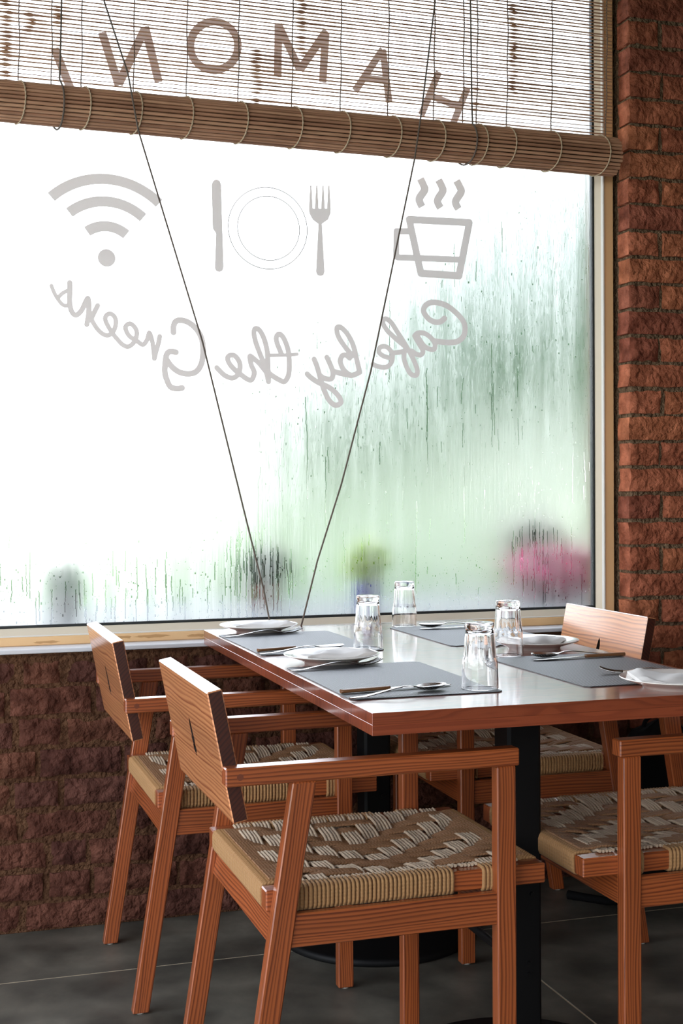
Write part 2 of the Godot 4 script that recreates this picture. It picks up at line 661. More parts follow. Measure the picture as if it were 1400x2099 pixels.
# outlines on the glass plane in metres
const D := {
	"Greens": [
		[0.0162, [-0.048, 1.535, -0.048, 1.549, -0.042, 1.564, -0.028, 1.568, -0.008, 1.563, 0.013, 1.547, 0.028, 1.521, 0.032, 1.487, 0.027, 1.453, 0.012, 1.431, -0.009, 1.425, -0.033, 1.429, -0.053, 1.443, -0.066, 1.460]],
		[0.0161, [-0.042, 1.482, -0.057, 1.484, -0.067, 1.475, -0.071, 1.451, -0.072, 1.428, -0.067, 1.408, -0.057, 1.389, -0.040, 1.385, -0.026, 1.387]],
		[0.0134, [-0.085, 1.523, -0.089, 1.504, -0.095, 1.484, -0.100, 1.464]],
		[0.0126, [-0.100, 1.465, -0.102, 1.487, -0.106, 1.514, -0.113, 1.532, -0.119, 1.513, -0.130, 1.500, -0.144, 1.508, -0.166, 1.522, -0.176, 1.542, -0.171, 1.552, -0.161, 1.554, -0.149, 1.542, -0.146, 1.526, -0.153, 1.507, -0.168, 1.494, -0.183, 1.498, -0.199, 1.514, -0.212, 1.531, -0.222, 1.547, -0.229, 1.565, -0.224, 1.576, -0.214, 1.579, -0.204, 1.571, -0.201, 1.556, -0.206, 1.537, -0.219, 1.523, -0.233, 1.524, -0.248, 1.536, -0.260, 1.554, -0.265, 1.565]],
		[0.0132, [-0.248, 1.600, -0.257, 1.582, -0.265, 1.565]],
		[0.0138, [-0.277, 1.549, -0.273, 1.571, -0.271, 1.595, -0.273, 1.617, -0.279, 1.609, -0.290, 1.586, -0.303, 1.573, -0.312, 1.576, -0.318, 1.588, -0.321, 1.609, -0.320, 1.632, -0.320, 1.657]],
		[0.0105, [-0.323, 1.637, -0.338, 1.629, -0.350, 1.617]],
		[0.0105, [-0.367, 1.647, -0.361, 1.631, -0.351, 1.613, -0.338, 1.598, -0.325, 1.597]]],
	"the": [
		[0.0145, [0.250, 1.484, 0.237, 1.516, 0.236, 1.531, 0.244, 1.539, 0.255, 1.530, 0.266, 1.506, 0.271, 1.479, 0.272, 1.451, 0.269, 1.426, 0.258, 1.409, 0.244, 1.413, 0.226, 1.423, 0.212, 1.433]],
		[0.0096, [0.294, 1.485, 0.278, 1.483, 0.246, 1.481, 0.220, 1.480]],
		[0.0143, [0.213, 1.408, 0.212, 1.436, 0.211, 1.467, 0.209, 1.495, 0.200, 1.528, 0.187, 1.549, 0.176, 1.551, 0.173, 1.538, 0.178, 1.514, 0.190, 1.482, 0.202, 1.452, 0.213, 1.408]],
		[0.0143, [0.207, 1.433, 0.189, 1.455, 0.172, 1.470, 0.161, 1.476, 0.165, 1.452, 0.173, 1.432, 0.165, 1.412, 0.151, 1.415, 0.133, 1.428, 0.118, 1.439, 0.104, 1.455, 0.099, 1.470, 0.108, 1.478, 0.121, 1.475, 0.132, 1.459, 0.133, 1.442, 0.126, 1.424, 0.111, 1.416, 0.092, 1.422, 0.078, 1.434, 0.069, 1.443]]],
	"by": [
		[0.0146, [0.343, 1.472, 0.352, 1.450, 0.362, 1.415, 0.371, 1.388, 0.385, 1.360, 0.403, 1.346, 0.419, 1.353, 0.416, 1.367, 0.400, 1.385, 0.380, 1.398, 0.355, 1.408, 0.335, 1.420, 0.323, 1.431]],
		[0.0146, [0.380, 1.478, 0.390, 1.457, 0.397, 1.437, 0.394, 1.421, 0.382, 1.418, 0.368, 1.422, 0.359, 1.429]],
		[0.0146, [0.475, 1.439, 0.467, 1.473, 0.456, 1.515, 0.438, 1.547, 0.419, 1.563, 0.409, 1.559, 0.413, 1.538, 0.430, 1.512, 0.454, 1.485]],
		[0.0146, [0.475, 1.439, 0.451, 1.430, 0.430, 1.443, 0.419, 1.465, 0.423, 1.482, 0.434, 1.486, 0.446, 1.478]],
		[0.0146, [0.451, 1.429, 0.422, 1.434, 0.399, 1.440]]],
	"Cafe": [
		[0.0161, [0.730, 1.597, 0.717, 1.587, 0.700, 1.586, 0.681, 1.595, 0.667, 1.614, 0.671, 1.630, 0.687, 1.640, 0.709, 1.641, 0.738, 1.633, 0.767, 1.613, 0.788, 1.590, 0.793, 1.569, 0.788, 1.548, 0.770, 1.533, 0.744, 1.529, 0.718, 1.530, 0.698, 1.532]],
		[0.0142, [0.639, 1.545, 0.649, 1.553, 0.668, 1.553, 0.687, 1.542, 0.700, 1.525, 0.698, 1.509, 0.683, 1.509, 0.667, 1.518, 0.653, 1.537, 0.643, 1.548]],
		[0.0142, [0.639, 1.544, 0.652, 1.523, 0.664, 1.503, 0.658, 1.492, 0.645, 1.493, 0.630, 1.502]],
		[0.0142, [0.608, 1.516, 0.583, 1.535, 0.558, 1.557, 0.545, 1.576, 0.546, 1.587, 0.556, 1.590, 0.571, 1.578, 0.589, 1.552, 0.605, 1.529, 0.620, 1.505, 0.636, 1.476, 0.646, 1.452, 0.646, 1.438, 0.639, 1.433, 0.626, 1.438, 0.614, 1.458, 0.607, 1.481, 0.609, 1.503]],
		[0.0135, [0.611, 1.502, 0.595, 1.498, 0.573, 1.495]],
		[0.0135, [0.564, 1.481, 0.545, 1.486, 0.532, 1.497, 0.535, 1.509, 0.548, 1.513, 0.561, 1.508, 0.572, 1.492, 0.571, 1.473, 0.560, 1.458, 0.545, 1.454, 0.526, 1.457, 0.514, 1.462]]],
	"I": [
		[0.0223, [-0.353, 2.262, -0.304, 2.139]]],
	"N": [
		[0.0225, [-0.230, 2.315, -0.188, 2.181]],
		[0.0226, [-0.188, 2.184, -0.117, 2.336]],
		[0.0227, [-0.117, 2.341, -0.082, 2.199]]],
	"O": [
		[0.0215, [0.135, 2.313, 0.132, 2.296, 0.126, 2.280, 0.115, 2.265, 0.101, 2.254, 0.085, 2.246, 0.069, 2.242, 0.052, 2.243, 0.036, 2.248, 0.023, 2.257, 0.012, 2.270, 0.006, 2.285, 0.004, 2.301, 0.006, 2.318, 0.013, 2.335, 0.023, 2.349, 0.037, 2.361, 0.053, 2.369, 0.070, 2.373, 0.087, 2.372, 0.102, 2.367, 0.116, 2.358, 0.126, 2.345, 0.133, 2.330, 0.135, 2.313]]],
	"M": [
		[0.0220, [0.248, 2.382, 0.245, 2.240]],
		[0.0221, [0.248, 2.382, 0.308, 2.264]],
		[0.0222, [0.308, 2.264, 0.385, 2.378]],
		[0.0222, [0.383, 2.374, 0.373, 2.236]]],
	"A": [
		[0.0203, [0.549, 2.342, 0.467, 2.220]],
		[0.0205, [0.549, 2.342, 0.567, 2.196]],
		[0.0205, [0.500, 2.258, 0.559, 2.256]]],
	"H": [
		[0.0200, [0.717, 2.294, 0.663, 2.168]],
		[0.0201, [0.804, 2.256, 0.746, 2.119]],
		[0.0202, [0.687, 2.226, 0.779, 2.200]]],
	"cup": [
		[0.0209, [0.625, 1.872, 0.808, 1.873, 0.775, 1.720, 0.659, 1.722, 0.625, 1.872]],
		[0.0174, [0.589, 1.764, 0.782, 1.766]],
		[0.0178, [0.625, 1.839, 0.587, 1.837, 0.585, 1.766]]],
	"steam0": [
		[0.0227, [0.659, 1.989, 0.669, 1.970, 0.672, 1.958, 0.656, 1.934, 0.657, 1.923, 0.664, 1.910]]],
	"steam1": [
		[0.0228, [0.714, 1.989, 0.724, 1.971, 0.727, 1.958, 0.712, 1.934, 0.712, 1.923, 0.720, 1.910]]],
	"steam2": [
		[0.0229, [0.769, 1.990, 0.780, 1.971, 0.783, 1.959, 0.767, 1.934, 0.767, 1.923, 0.775, 1.910]]],
	"knife": [0.059, 1.936, 0.064, 1.946, 0.072, 1.950, 0.081, 1.947, 0.085, 1.938, 0.090, 1.715, 0.087, 1.705, 0.078, 1.701, 0.069, 1.704, 0.066, 1.712, 0.070, 1.804, 0.061, 1.818],
	"fork": [0.331, 1.886, 0.335, 1.950, 0.339, 1.950, 0.342, 1.887, 0.348, 1.887, 0.352, 1.951, 0.356, 1.951, 0.359, 1.888, 0.366, 1.888, 0.370, 1.952, 0.374, 1.952, 0.377, 1.889, 0.383, 1.889, 0.387, 1.953, 0.391, 1.953, 0.394, 1.889, 0.393, 1.876, 0.386, 1.859, 0.368, 1.846, 0.375, 1.714, 0.371, 1.705, 0.362, 1.702, 0.354, 1.704, 0.350, 1.713, 0.358, 1.845, 0.342, 1.856, 0.332, 1.873],}

# ---------------------------------------------------------------- room
const GL := -0.05        # inner face of the glass
const WZ := 0.07         # face of the brick walls
const XC := 1.257        # corner of the brick pier

func brick_mesh(sd: int, reveal: bool) -> Mesh:
	# unit brick: x 0..1, y 0..1, face at z = 0, body behind it (z in metres)
	var r := FastNoiseLite.new()
	r.seed = sd
	r.frequency = 1.6
	var st := mb()
	var nx := 9
	var ny := 5
	var depth := -0.07
	var jit := func(p: Vector3, k: float) -> Vector3:
		var q := p * Vector3(2.2, 1.0, 1.0) + Vector3(sd * 3.7, 0, 0)
		return p + Vector3(r.get_noise_3d(q.x, q.y, 5.0) * 0.03, r.get_noise_3d(q.x, q.y, 9.0) * 0.09, r.get_noise_3d(q.x, q.y, 1.0) * 0.009) * k
	var rows := []
	for j in ny + 1:
		var row := PackedVector3Array()
		for i in nx + 1:
			var x := float(i) / nx
			var y := float(j) / ny
			var ex := minf(x, 1.0 - x) * 5.0
			var ey := minf(y, 1.0 - y) * 3.0
			var edge := clampf(minf(ex, ey), 0.0, 1.0)
			row.append((jit as Callable).call(Vector3(x, y, -0.006 * (1.0 - sqrt(edge))), 1.0))
		rows.append(row)
	grid(st, rows, false, false)
	var loop: Array[Vector3] = []
	for i in nx:
		loop.append(rows[0][i])
	for j in ny:
		loop.append(rows[j][nx])
	for i in nx:
		loop.append(rows[ny][nx - i])
	for j in ny:
		loop.append(rows[ny - j][0])
	var c := Vector3(0.5, 0.5, 0)
	for i in loop.size():
		var a := loop[i]
		var b := loop[(i + 1) % loop.size()]
		var e := (b - a)
		var n := Vector3(e.y, -e.x, 0).normalized()
		tri(st, a, b, Vector3(b.x, b.y, depth), n, n, n)
		tri(st, a, Vector3(b.x, b.y, depth), Vector3(a.x, a.y, depth), n, n, n)
	return st.commit()

var brick_kinds := []
func brick(parent: Node, x: float, y: float, w: float, h: float, proud: float, kind: String) -> void:
	var o := inst(brick_kinds[rng.randi() % brick_kinds.size()], "brick", M[kind + str(rng.randi() % 5)], parent)
	o.position = Vector3(x, y, WZ + proud)
	o.scale = Vector3(w, h, 1)

func build_room() -> void:
	for i in 9:
		brick_kinds.append(brick_mesh(100 + i, false))
	rng.seed = 4
	var st: SurfaceTool
	# floor of large cement tiles with pale joints
	var fl := struct_node("floor")
	st = mb()
	box(st, Vector3(-2.6, -0.2, -0.1), Vector3(3.8, -0.0007, 6.2), 0.0005)
	obj(st, "floor_bed", M.grout, fl)
	var xs := [-2.4, -1.77, -0.57, 0.631, 1.831, 3.6]
	var zs := [0.0, 0.405, 1.605, 2.805, 4.005, 5.205, 6.0]
	for i in xs.size() - 1:
		for j in zs.size() - 1:
			st = mb()
			box(st, Vector3(xs[i] + 0.0018, -0.02, zs[j] + 0.0018), Vector3(xs[i + 1] - 0.0018, 0.0, zs[j + 1] - 0.0018), 0.001)
			obj(st, "floor_tile", M.floor_slab, fl)
	# wall below the window
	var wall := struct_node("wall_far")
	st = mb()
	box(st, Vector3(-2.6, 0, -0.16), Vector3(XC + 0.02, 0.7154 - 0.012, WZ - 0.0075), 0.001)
	obj(st, "mortar_core", M.shaded_mortar, wall)
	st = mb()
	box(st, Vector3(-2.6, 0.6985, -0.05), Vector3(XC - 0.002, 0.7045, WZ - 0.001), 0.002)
	obj(st, "mortar_bed", M.shaded_mortar, wall)
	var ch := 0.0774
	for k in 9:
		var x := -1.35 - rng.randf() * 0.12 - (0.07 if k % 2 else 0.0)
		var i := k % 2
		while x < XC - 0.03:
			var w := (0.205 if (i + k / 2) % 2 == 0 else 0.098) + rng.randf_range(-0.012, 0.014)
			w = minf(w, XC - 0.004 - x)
			brick(wall, x, k * ch + 0.006 + rng.randf_range(-0.002, 0.002), w, ch - (0.0135 if k < 8 else 0.022) + rng.randf_range(-0.003, 0.003), rng.randf_range(-0.003, 0.004), "shaded_brick")
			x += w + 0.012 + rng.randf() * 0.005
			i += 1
	# pier to the right of the window, its end brick turning the corner
	var pier := struct_node("wall_right")
	st = mb()
	box(st, Vector3(XC + 0.008, 0, -0.20), Vector3(3.8, 3.0, WZ - 0.010), 0.001)
	obj(st, "mortar_core", M.mortar, pier)
	var pc := 0.07593
	var y := 0.7914 - 10 * pc
	var row := 0
	while y < 2.98:
		var x := XC + rng.randf_range(-0.003, 0.002)
		var i := row % 2
		while x < 2.2:
			var w := (0.212 if i % 2 == 0 else 0.096) + rng.randf_range(-0.006, 0.006)
			brick(pier, x, y + 0.0045 + rng.randf_range(-0.001, 0.001), w, pc - 0.011 + rng.randf_range(-0.002, 0.002), rng.randf_range(-0.002, 0.004), "brick")
			x += w + 0.011 + rng.randf() * 0.004
			i += 1
		y += pc
		row += 1
	# wall over the window and to its far left, the other walls and the ceiling, daylit through unseen openings sized for fill light
	st = mb()
	box(st, Vector3(-2.6, 2.86, -0.2), Vector3(3.8, 3.0, WZ), 0.001)
	box(st, Vector3(-2.6, 0.70, -0.2), Vector3(-2.32, 2.86, WZ), 0.001)
	obj(st, "lintel", M.plaster, wall)
	st = mb()
	box(st, Vector3(-2.6, 0, WZ), Vector3(-2.4, 3.0, 0.35), 0.001)
	box(st, Vector3(-2.6, 0, 5.4), Vector3(-2.4, 3.0, 6.2), 0.001)
	box(st, Vector3(-2.6, 0, 0.35), Vector3(-2.4, 0.06, 5.4), 0.001)
	box(st, Vector3(-2.6, 2.75, 0.35), Vector3(-2.4, 3.0, 5.4), 0.001)
	var lw := obj(st, "wall_left", M.plaster, self)
	lw.set_meta("kind", "structure")
	st = mb()
	box(st, Vector3(3.6, 0, WZ), Vector3(3.8, 3.0, 6.2), 0.001)
	var ew := obj(st, "wall_east", M.plaster, self)
	ew.set_meta("kind", "structure")
	st = mb()
	box(st, Vector3(-2.4, 0, 6.0), Vector3(-2.2, 3.0, 6.2), 0.001)
	box(st, Vector3(0.2, 0, 6.0), Vector3(3.6, 3.0, 6.2), 0.001)
	box(st, Vector3(-2.2, 2.5, 6.0), Vector3(0.2, 3.0, 6.2), 0.001)
	box(st, Vector3(-2.2, 0.0, 6.0), Vector3(0.2, 0.9, 6.2), 0.001)
	var nw := obj(st, "wall_near", M.plaster, self)
	nw.set_meta("kind", "structure")
	st = mb()
	box(st, Vector3(-2.6, 3.0, -0.2), Vector3(3.8, 3.15, 6.2), 0.001)
	var ce := obj(st, "ceiling", M.ceiling_white, self)
	ce.set_meta("kind", "structure")

func build_window() -> void:
	var w := struct_node("window_1")
	var st := mb()
	# pane: wet inner face, smooth outer face and edges
	var x0 := -2.30
	var x1 := 1.1990
	var y0 := 0.762
	var y1 := 2.86
	var a := Vector3(x0, y0, GL)
	var b := Vector3(x1, y0, GL)
	var c := Vector3(x1, y1, GL)
	var d := Vector3(x0, y1, GL)
	var f := Vector3(0, 0, 1)
	var uv := func(p: Vector3) -> Vector2: return Vector2((p.x + 0.8) / 2.1, (2.75 - p.y) / 2.1)
	var ua: Vector2 = (uv as Callable).call(a)
	var ub: Vector2 = (uv as Callable).call(b)
	var uc: Vector2 = (uv as Callable).call(c)
	var ud: Vector2 = (uv as Callable).call(d)
	st.set_material(M.fogged_glass)
	tri(st, a, b, c, f, f, f, ua, ub, uc)
	tri(st, a, c, d, f, f, f, ua, uc, ud)
	st.generate_tangents()
	var mesh := st.commit()
	var s2 := mb()
	var t := Vector3(0, 0, -0.006)
	s2.set_material(M.clear_glass)
	var ref := (a + c) * 0.5 + t * 0.5
	for q in [[a + t, b + t, c + t, d + t], [a, b, b + t, a + t], [b, c, c + t, b + t], [c, d, d + t, c + t], [d, a, a + t, d + t]]:
		flat(s2, q, ref, Vector3.RIGHT)
	s2.commit(mesh)
	var pane := MeshInstance3D.new()
	pane.mesh = mesh
	put(pane, "pane", w)
	# frame
	st = mb()
	box(st, Vector3(-2.36, 0.7577, -0.065), Vector3(1.2035, 0.7645, -0.044), 0.001)
	box(st, Vector3(1.1965, 0.76, -0.065), Vector3(1.2035, 2.87, -0.044), 0.001)
	obj(st, "gasket", M.gasket_black, w)
	st = mb()
	prism(st, [Vector3(-2.36, 0.738, -0.07), Vector3(1.24, 0.738, -0.07), Vector3(-2.36, 0.7577, -0.07), Vector3(1.24, 0.7577, -0.07), Vector3(-2.36, 0.738, -0.018), Vector3(1.24, 0.738, -0.018), Vector3(-2.36, 0.7577, -0.040), Vector3(1.24, 0.7577, -0.040)], 0.0015, Vector3.RIGHT)
	prism(st, [Vector3(1.2030, 0.745, -0.07), Vector3(1.222, 0.745, -0.07), Vector3(1.2030, 2.87, -0.07), Vector3(1.222, 2.87, -0.07), Vector3(1.2030, 0.745, -0.040), Vector3(1.2155, 0.745, -0.020), Vector3(1.2030, 2.87, -0.040), Vector3(1.2155, 2.87, -0.020)], 0.0015, Vector3.UP)
	obj(st, "glazing_bead", M.frame_stop, w)
	st = mb()
	box(st, Vector3(1.2135, 0.741, -0.06), Vector3(1.2195, 2.87, -0.012), 0.0015, Vector3.UP)
	box(st, Vector3(-2.36, 0.7375, -0.06), Vector3(1.2195, 0.7405, -0.010), 0.001)
	obj(st, "bright_edge", M.frame_white, w)
	st = mb()
	box(st, Vector3(-2.36, 0.7154, -0.08), Vector3(1.2505, 0.738, -0.006), 0.002)
	obj(st, "bottom_rail", M.frame_tan, w)
	st = mb()
	box(st, Vector3(1.2192, 0.7154, -0.08), Vector3(1.2505, 2.87, -0.016), 0.002, Vector3.UP)
	box(st, Vector3(1.25, 0.7154, -0.08), Vector3(1.29, 2.87, -0.045), 0.001, Vector3.UP)
	obj(st, "side_post", M.frame_tan, w)
	st = mb()
	box(st, Vector3(-2.36, 0.7049, -0.06), Vector3(1.254, 0.7152, 0.078), 0.0015)
	obj(st, "window_sill", M.sill_white, w)
	# smears of old varnish on the bottom rail
	for q in [[-0.395, 0.06, 0.724], [-0.20, 0.05, 0.728], [-0.12, 0.09, 0.7285], [0.0, 0.05, 0.726]]:
		st = mb()
		var poly := PackedVector2Array()
		for k in 18:
			var an := TAU * k / 18.0
			poly.append(Vector2(q[0] + cos(an) * q[1] * (0.4 + 0.25 * rng.randf()), q[2] + sin(an) * 0.0035 * (0.5 + rng.randf())))
		slab(st, poly, -0.0062, -0.0055)
		obj(st, "varnish_smear", M.smear, w)

func decal(called: String, label: String, cat := "decal", group := "") -> Node3D:
	return thing(called, label, cat, Vector3.ZERO, 0.0, group)

func build_decals() -> void:
	var z := GL + 0.0006
	var st: SurfaceTool
	var o: Node3D
	o = decal("wireless_symbol", "grey wireless signal symbol of three arcs over a dot on the glass")
	for r in [0.207, 0.148, 0.083]:
		obj(vinyl_sheet([[0.0275, arc(Vector2(-0.2245, 1.7255), r, 0.82 + (0.207 - r) * 0.45, 2.32 - (0.207 - r) * 0.9, 28)]], z, true), "arc", M.vinyl, o)
	obj(vinyl_sheet([[0.0462, PackedVector2Array([Vector2(-0.2237, 1.7254), Vector2(-0.2237, 1.7256)])]], z, false), "dot", M.vinyl, o)
	o = decal("knife_symbol", "grey table knife symbol on the glass left of the round plate outline", "decal", "")
	obj(sheet(pairs(D.knife), z), "outline", M.vinyl, o)
	o = decal("plate_symbol", "thin grey double circle of a plate symbol on the glass")
	for q in [[0.2145, 0.1110], [0.2164, 0.0871]]:
		st = mb()
		stroke(st, arc(Vector2(q[0], 1.826), q[1], 0, TAU, 72), 0.0022, z, false)
		obj(st, "ring", M.vinyl_ring, o)
	o = decal("fork_symbol", "grey four-pronged fork symbol on the glass right of the plate outline")
	obj(sheet(pairs(D.fork), z), "outline", M.vinyl, o)
	o = decal("cup_symbol", "grey steaming coffee mug symbol on the glass")
	for key in ["cup", "steam0", "steam1", "steam2"]:
		var l := []
		for s in D[key]:
			l.append([s[0], spline(pairs(s[1]), 6) if key != "cup" else pairs(s[1])])
		obj(vinyl_sheet(l, z, key != "cup"), "mug" if key == "cup" else "steam", M.vinyl, o)
	o = decal("script_lettering", "grey handwriting lettering on the glass below the symbols, reversed from inside", "lettering")
	for key in ["Cafe", "by", "the", "Greens"]:
		var l := []
		for s in D[key]:
			l.append([s[0], spline(pairs(s[1]), 5)])
		obj(vinyl_sheet(l, z, false), "word", M.vinyl, o)
	o = decal("arched_lettering", "arched row of brown capital letters on the glass behind the bamboo blind", "lettering")
	for key in ["H", "A", "M", "O", "N", "I"]:
		var l := []
		for s in D[key]:
			l.append([s[0], pairs(s[1])])
		obj(vinyl_sheet(l, z, true), "letter", M.vinyl_brown, o)

# ---------------------------------------------------------------- bamboo blind
func roll_y(x: float) -> float:
	return 2.0878 - (x + 0.497) * 0.0146

func build_blind() -> void:
	rng.seed = 12
	var o := thing("bamboo_blind", "half-raised roller blind of thin bamboo slats over the top of the window", "blind")
	var zb := 0.035
	var x0 := -2.3
	var x1 := 1.219
	var nodes := [[-0.477, 2.0, 2.6, 0.8], [-0.35, 2.3, 2.6, 0.7], [0.166, 2.10, 2.30, 0.85], [0.294, 2.28, 2.6, 0.8], [0.909, 2.24, 2.5, 0.9], [0.79, 2.1, 2.3, 0.3], [-0.42, 2.26, 2.32, 0.7], [-0.9, 2.0, 2.7, 0.5], [-1.4, 2.0, 2.7, 0.5]]
	var y := 2.135
	var k := 0
	while y < 2.86:
		var st := mb()
		var r0 := 0.0018 + rng.randf() * 0.0006
		if rng.randf() < 0.08:
			r0 = 0.0012
		var marks := []
		for q in nodes:
			if y > q[1] and y < q[2] and rng.randf() < q[3]:
				marks.append([q[0] + rng.randf_range(-0.006, 0.006), rng.randf_range(0.0018, 0.0042)])
		var xs := [x0]
		for i in 22:
			xs.append(lerpf(x0, x1, (i + 1) / 23.0))
		xs.append(x1)
		for q in marks:
			for e in [-0.018, -0.008, -0.002, 0.003, 0.010]:
				xs.append(q[0] + e)
		xs.sort()
		var path := []
		var rad := []
		var ph := rng.randf() * TAU
		var tilt := rng.randf_range(-0.0012, 0.0012)
		for x in xs:
			var bulge := 0.0
			for q in marks:
				bulge = maxf(bulge, q[1] * maxf(0.0, 1.0 - absf(x - q[0]) / 0.014))
			path.append(Vector3(x, y - (x + 0.497) * 0.0135 + sin(x * 2.1 + ph) * 0.0007 + tilt * x, zb))
			rad.append(r0 + bulge)
		tube(st, path, rad, 6, false, 0.4)
		obj(st, "slat", M["bamboo%d" % (rng.randi() % 3)], o)
		y += 0.00985 + rng.randf_range(-0.0006, 0.0006)
		k += 1
	# the rolled part
	var zr := 0.05
	var rr := 0.0485
	var xr := 1.217
	var core := mb()
	tube(core, [Vector3(x0, roll_y(x0), zr), Vector3(xr - 0.003, roll_y(xr), zr)], rr - 0.003, 24)
	obj(core, "roll_core", M.roll_gap_shade, o)  # core toned dark to paint shade into gaps between rolled slats
	var n := 29
	for i in n:
		var st := mb()
		var an := TAU * i / n
		var w := 0.0047 + rng.randf() * 0.0003
		var path := []
		for s in 9:
			var x := lerpf(x0, xr - rng.randf() * 0.004 if s == 8 else xr, s / 8.0)
			var rad := rr + 0.004 * clampf((x - 0.2) / 1.0, -1.0, 1.0) * 0.6 + sin(x * 3.0 + i) * 0.0006
			path.append(Vector3(x, roll_y(x) + sin(an) * rad, zr + cos(an) * rad))
		tube(st, path, w, 6, false, 0.4)
		obj(st, "rolled_slat", M["bamboo%d" % (rng.randi() % 3)], o)
	# warp strings down the sheet
	for x in [-2.0, -1.6, -1.2, -0.9, -0.6, -0.452, -0.371, -0.296, -0.163, -0.025, 0.113, 0.26, 0.396, 0.532, 0.666, 0.753, 0.794, 0.886, 1.024, 1.197]:
		var st := mb()
		for s in 2:
			var path := []
			var yy := 2.10
			var kk := 0
			while yy < 2.86:
				path.append(Vector3(x + 0.0012 * sin(yy * 40.0) + 0.0008 * (kk % 2) + 0.006 * sin((yy - 2.1) * 4.0), yy, zb + (0.0030 if (kk + s) % 2 else -0.0030)))
				yy += 0.0049
				kk += 1
			tube(st, path, 0.0015, 4)
		obj(st, "warp_string", M.warp_cord, o)
	# strings that tie the roll
	for x in [-2.0, -1.6, -1.2, -0.9, -0.6, -0.449, -0.289, -0.16, -0.029, 0.115, 0.262, 0.394, 0.538, 0.665, 0.79, 0.875, 1.012, 1.165]:
		var st := mb()
		for s in 2:
			var path := []
			for q in 44:
				var t := q / 43.0
				var an := lerpf(2.0, -2.2, t)
				var tw := q * 1.25 + s * PI
				var rad := rr + 0.0058 + 0.0024 * clampf((x - 0.2) / 1.0, -1.0, 1.0) + 0.0010 * sin(tw)
				path.append(Vector3(x - 0.010 + 0.026 * sin(PI * clampf(t * 1.1, 0, 1)) * 0.8 + 0.0011 * cos(tw), roll_y(x) + sin(an) * rad, zr + cos(an) * rad))
			tube(st, path, 0.0013, 5)
		obj(st, "roll_string", M.cord, o)
	# loops that carry the roll
	for x in [-0.355, 0.757]:
		var st := mb()
		var path := []
		for q in 20:
			path.append(Vector3(x + 0.012 * sin(q / 19.0 * PI), lerpf(2.84, 2.14, q / 19.0), lerpf(0.052, 0.095, pow(q / 19.0, 3.0))))
		for q in 22:
			var an := lerpf(0.95, -2.4, q / 21.0)
			var rad := rr + 0.009
			path.append(Vector3(x + 0.014 * cos(an * 0.8) - 0.004, roll_y(x) + sin(an) * rad, zr + cos(an) * rad))
		tube(st, path, 0.0024, 7)
		obj(st, "lift_loop", M.pull_cord, o)
	# long pull cords down to the sill
	for q in [[-0.30, 2.84, 0.06, -0.243, 2.342, 0.100, -0.187, 2.164, 0.112, -0.162, 2.022, 0.112, 0.0, 1.496, 0.101, 0.122, 1.003, 0.091, 0.161, 0.848, 0.088, 0.176, 0.77, 0.086, 0.186, 0.7175, 0.076],
			[0.70, 2.84, 0.06, 0.648, 2.433, 0.100, 0.600, 2.114, 0.112, 0.582, 2.002, 0.112, 0.458, 1.43, 0.100, 0.376, 1.129, 0.093, 0.308, 0.922, 0.089, 0.266, 0.76, 0.085, 0.256, 0.7175, 0.076]]:
		var st := mb()
		var path := []
		for i in range(0, q.size(), 3):
			path.append(Vector3(q[i], q[i + 1], q[i + 2]))
		tube(st, path, 0.0023, 7)
		obj(st, "pull_cord", M.pull_cord, o)
	var hr := mb()
	box(hr, Vector3(x0, 2.83, 0.02), Vector3(x1 + 0.01, 2.858, 0.06), 0.002)
	obj(hr, "head_rail", M.bamboo0, o)

# ---------------------------------------------------------------- chair: x forward, z to the sitter's right
func leaf_outline() -> PackedVector2Array:
	# the slit cut in the backrest, in its own plane: a long leaf with three notches
	var p := PackedVector2Array()
	for q in [[0.0, 0.034], [0.004, 0.026], [0.0062, 0.014], [0.006, 0.004], [0.0042, -0.004], [0.0088, -0.001], [0.0098, -0.007], [0.0076, -0.014], [0.0045, -0.016], [0.0085, -0.018], [0.0095, -0.025], [0.006, -0.031], [0.0025, -0.032], [0.0022, -0.037], [0.0, -0.0372], [-0.0018, -0.037], [-0.0018, -0.032], [-0.0055, -0.030], [-0.0085, -0.024], [-0.0075, -0.018], [-0.0040, -0.015], [-0.0072, -0.012], [-0.0085, -0.004], [-0.0062, 0.004], [-0.0055, 0.014], [-0.0035, 0.026]]:
		p.append(Vector2(q[0] * 1.35, q[1]))
	return p

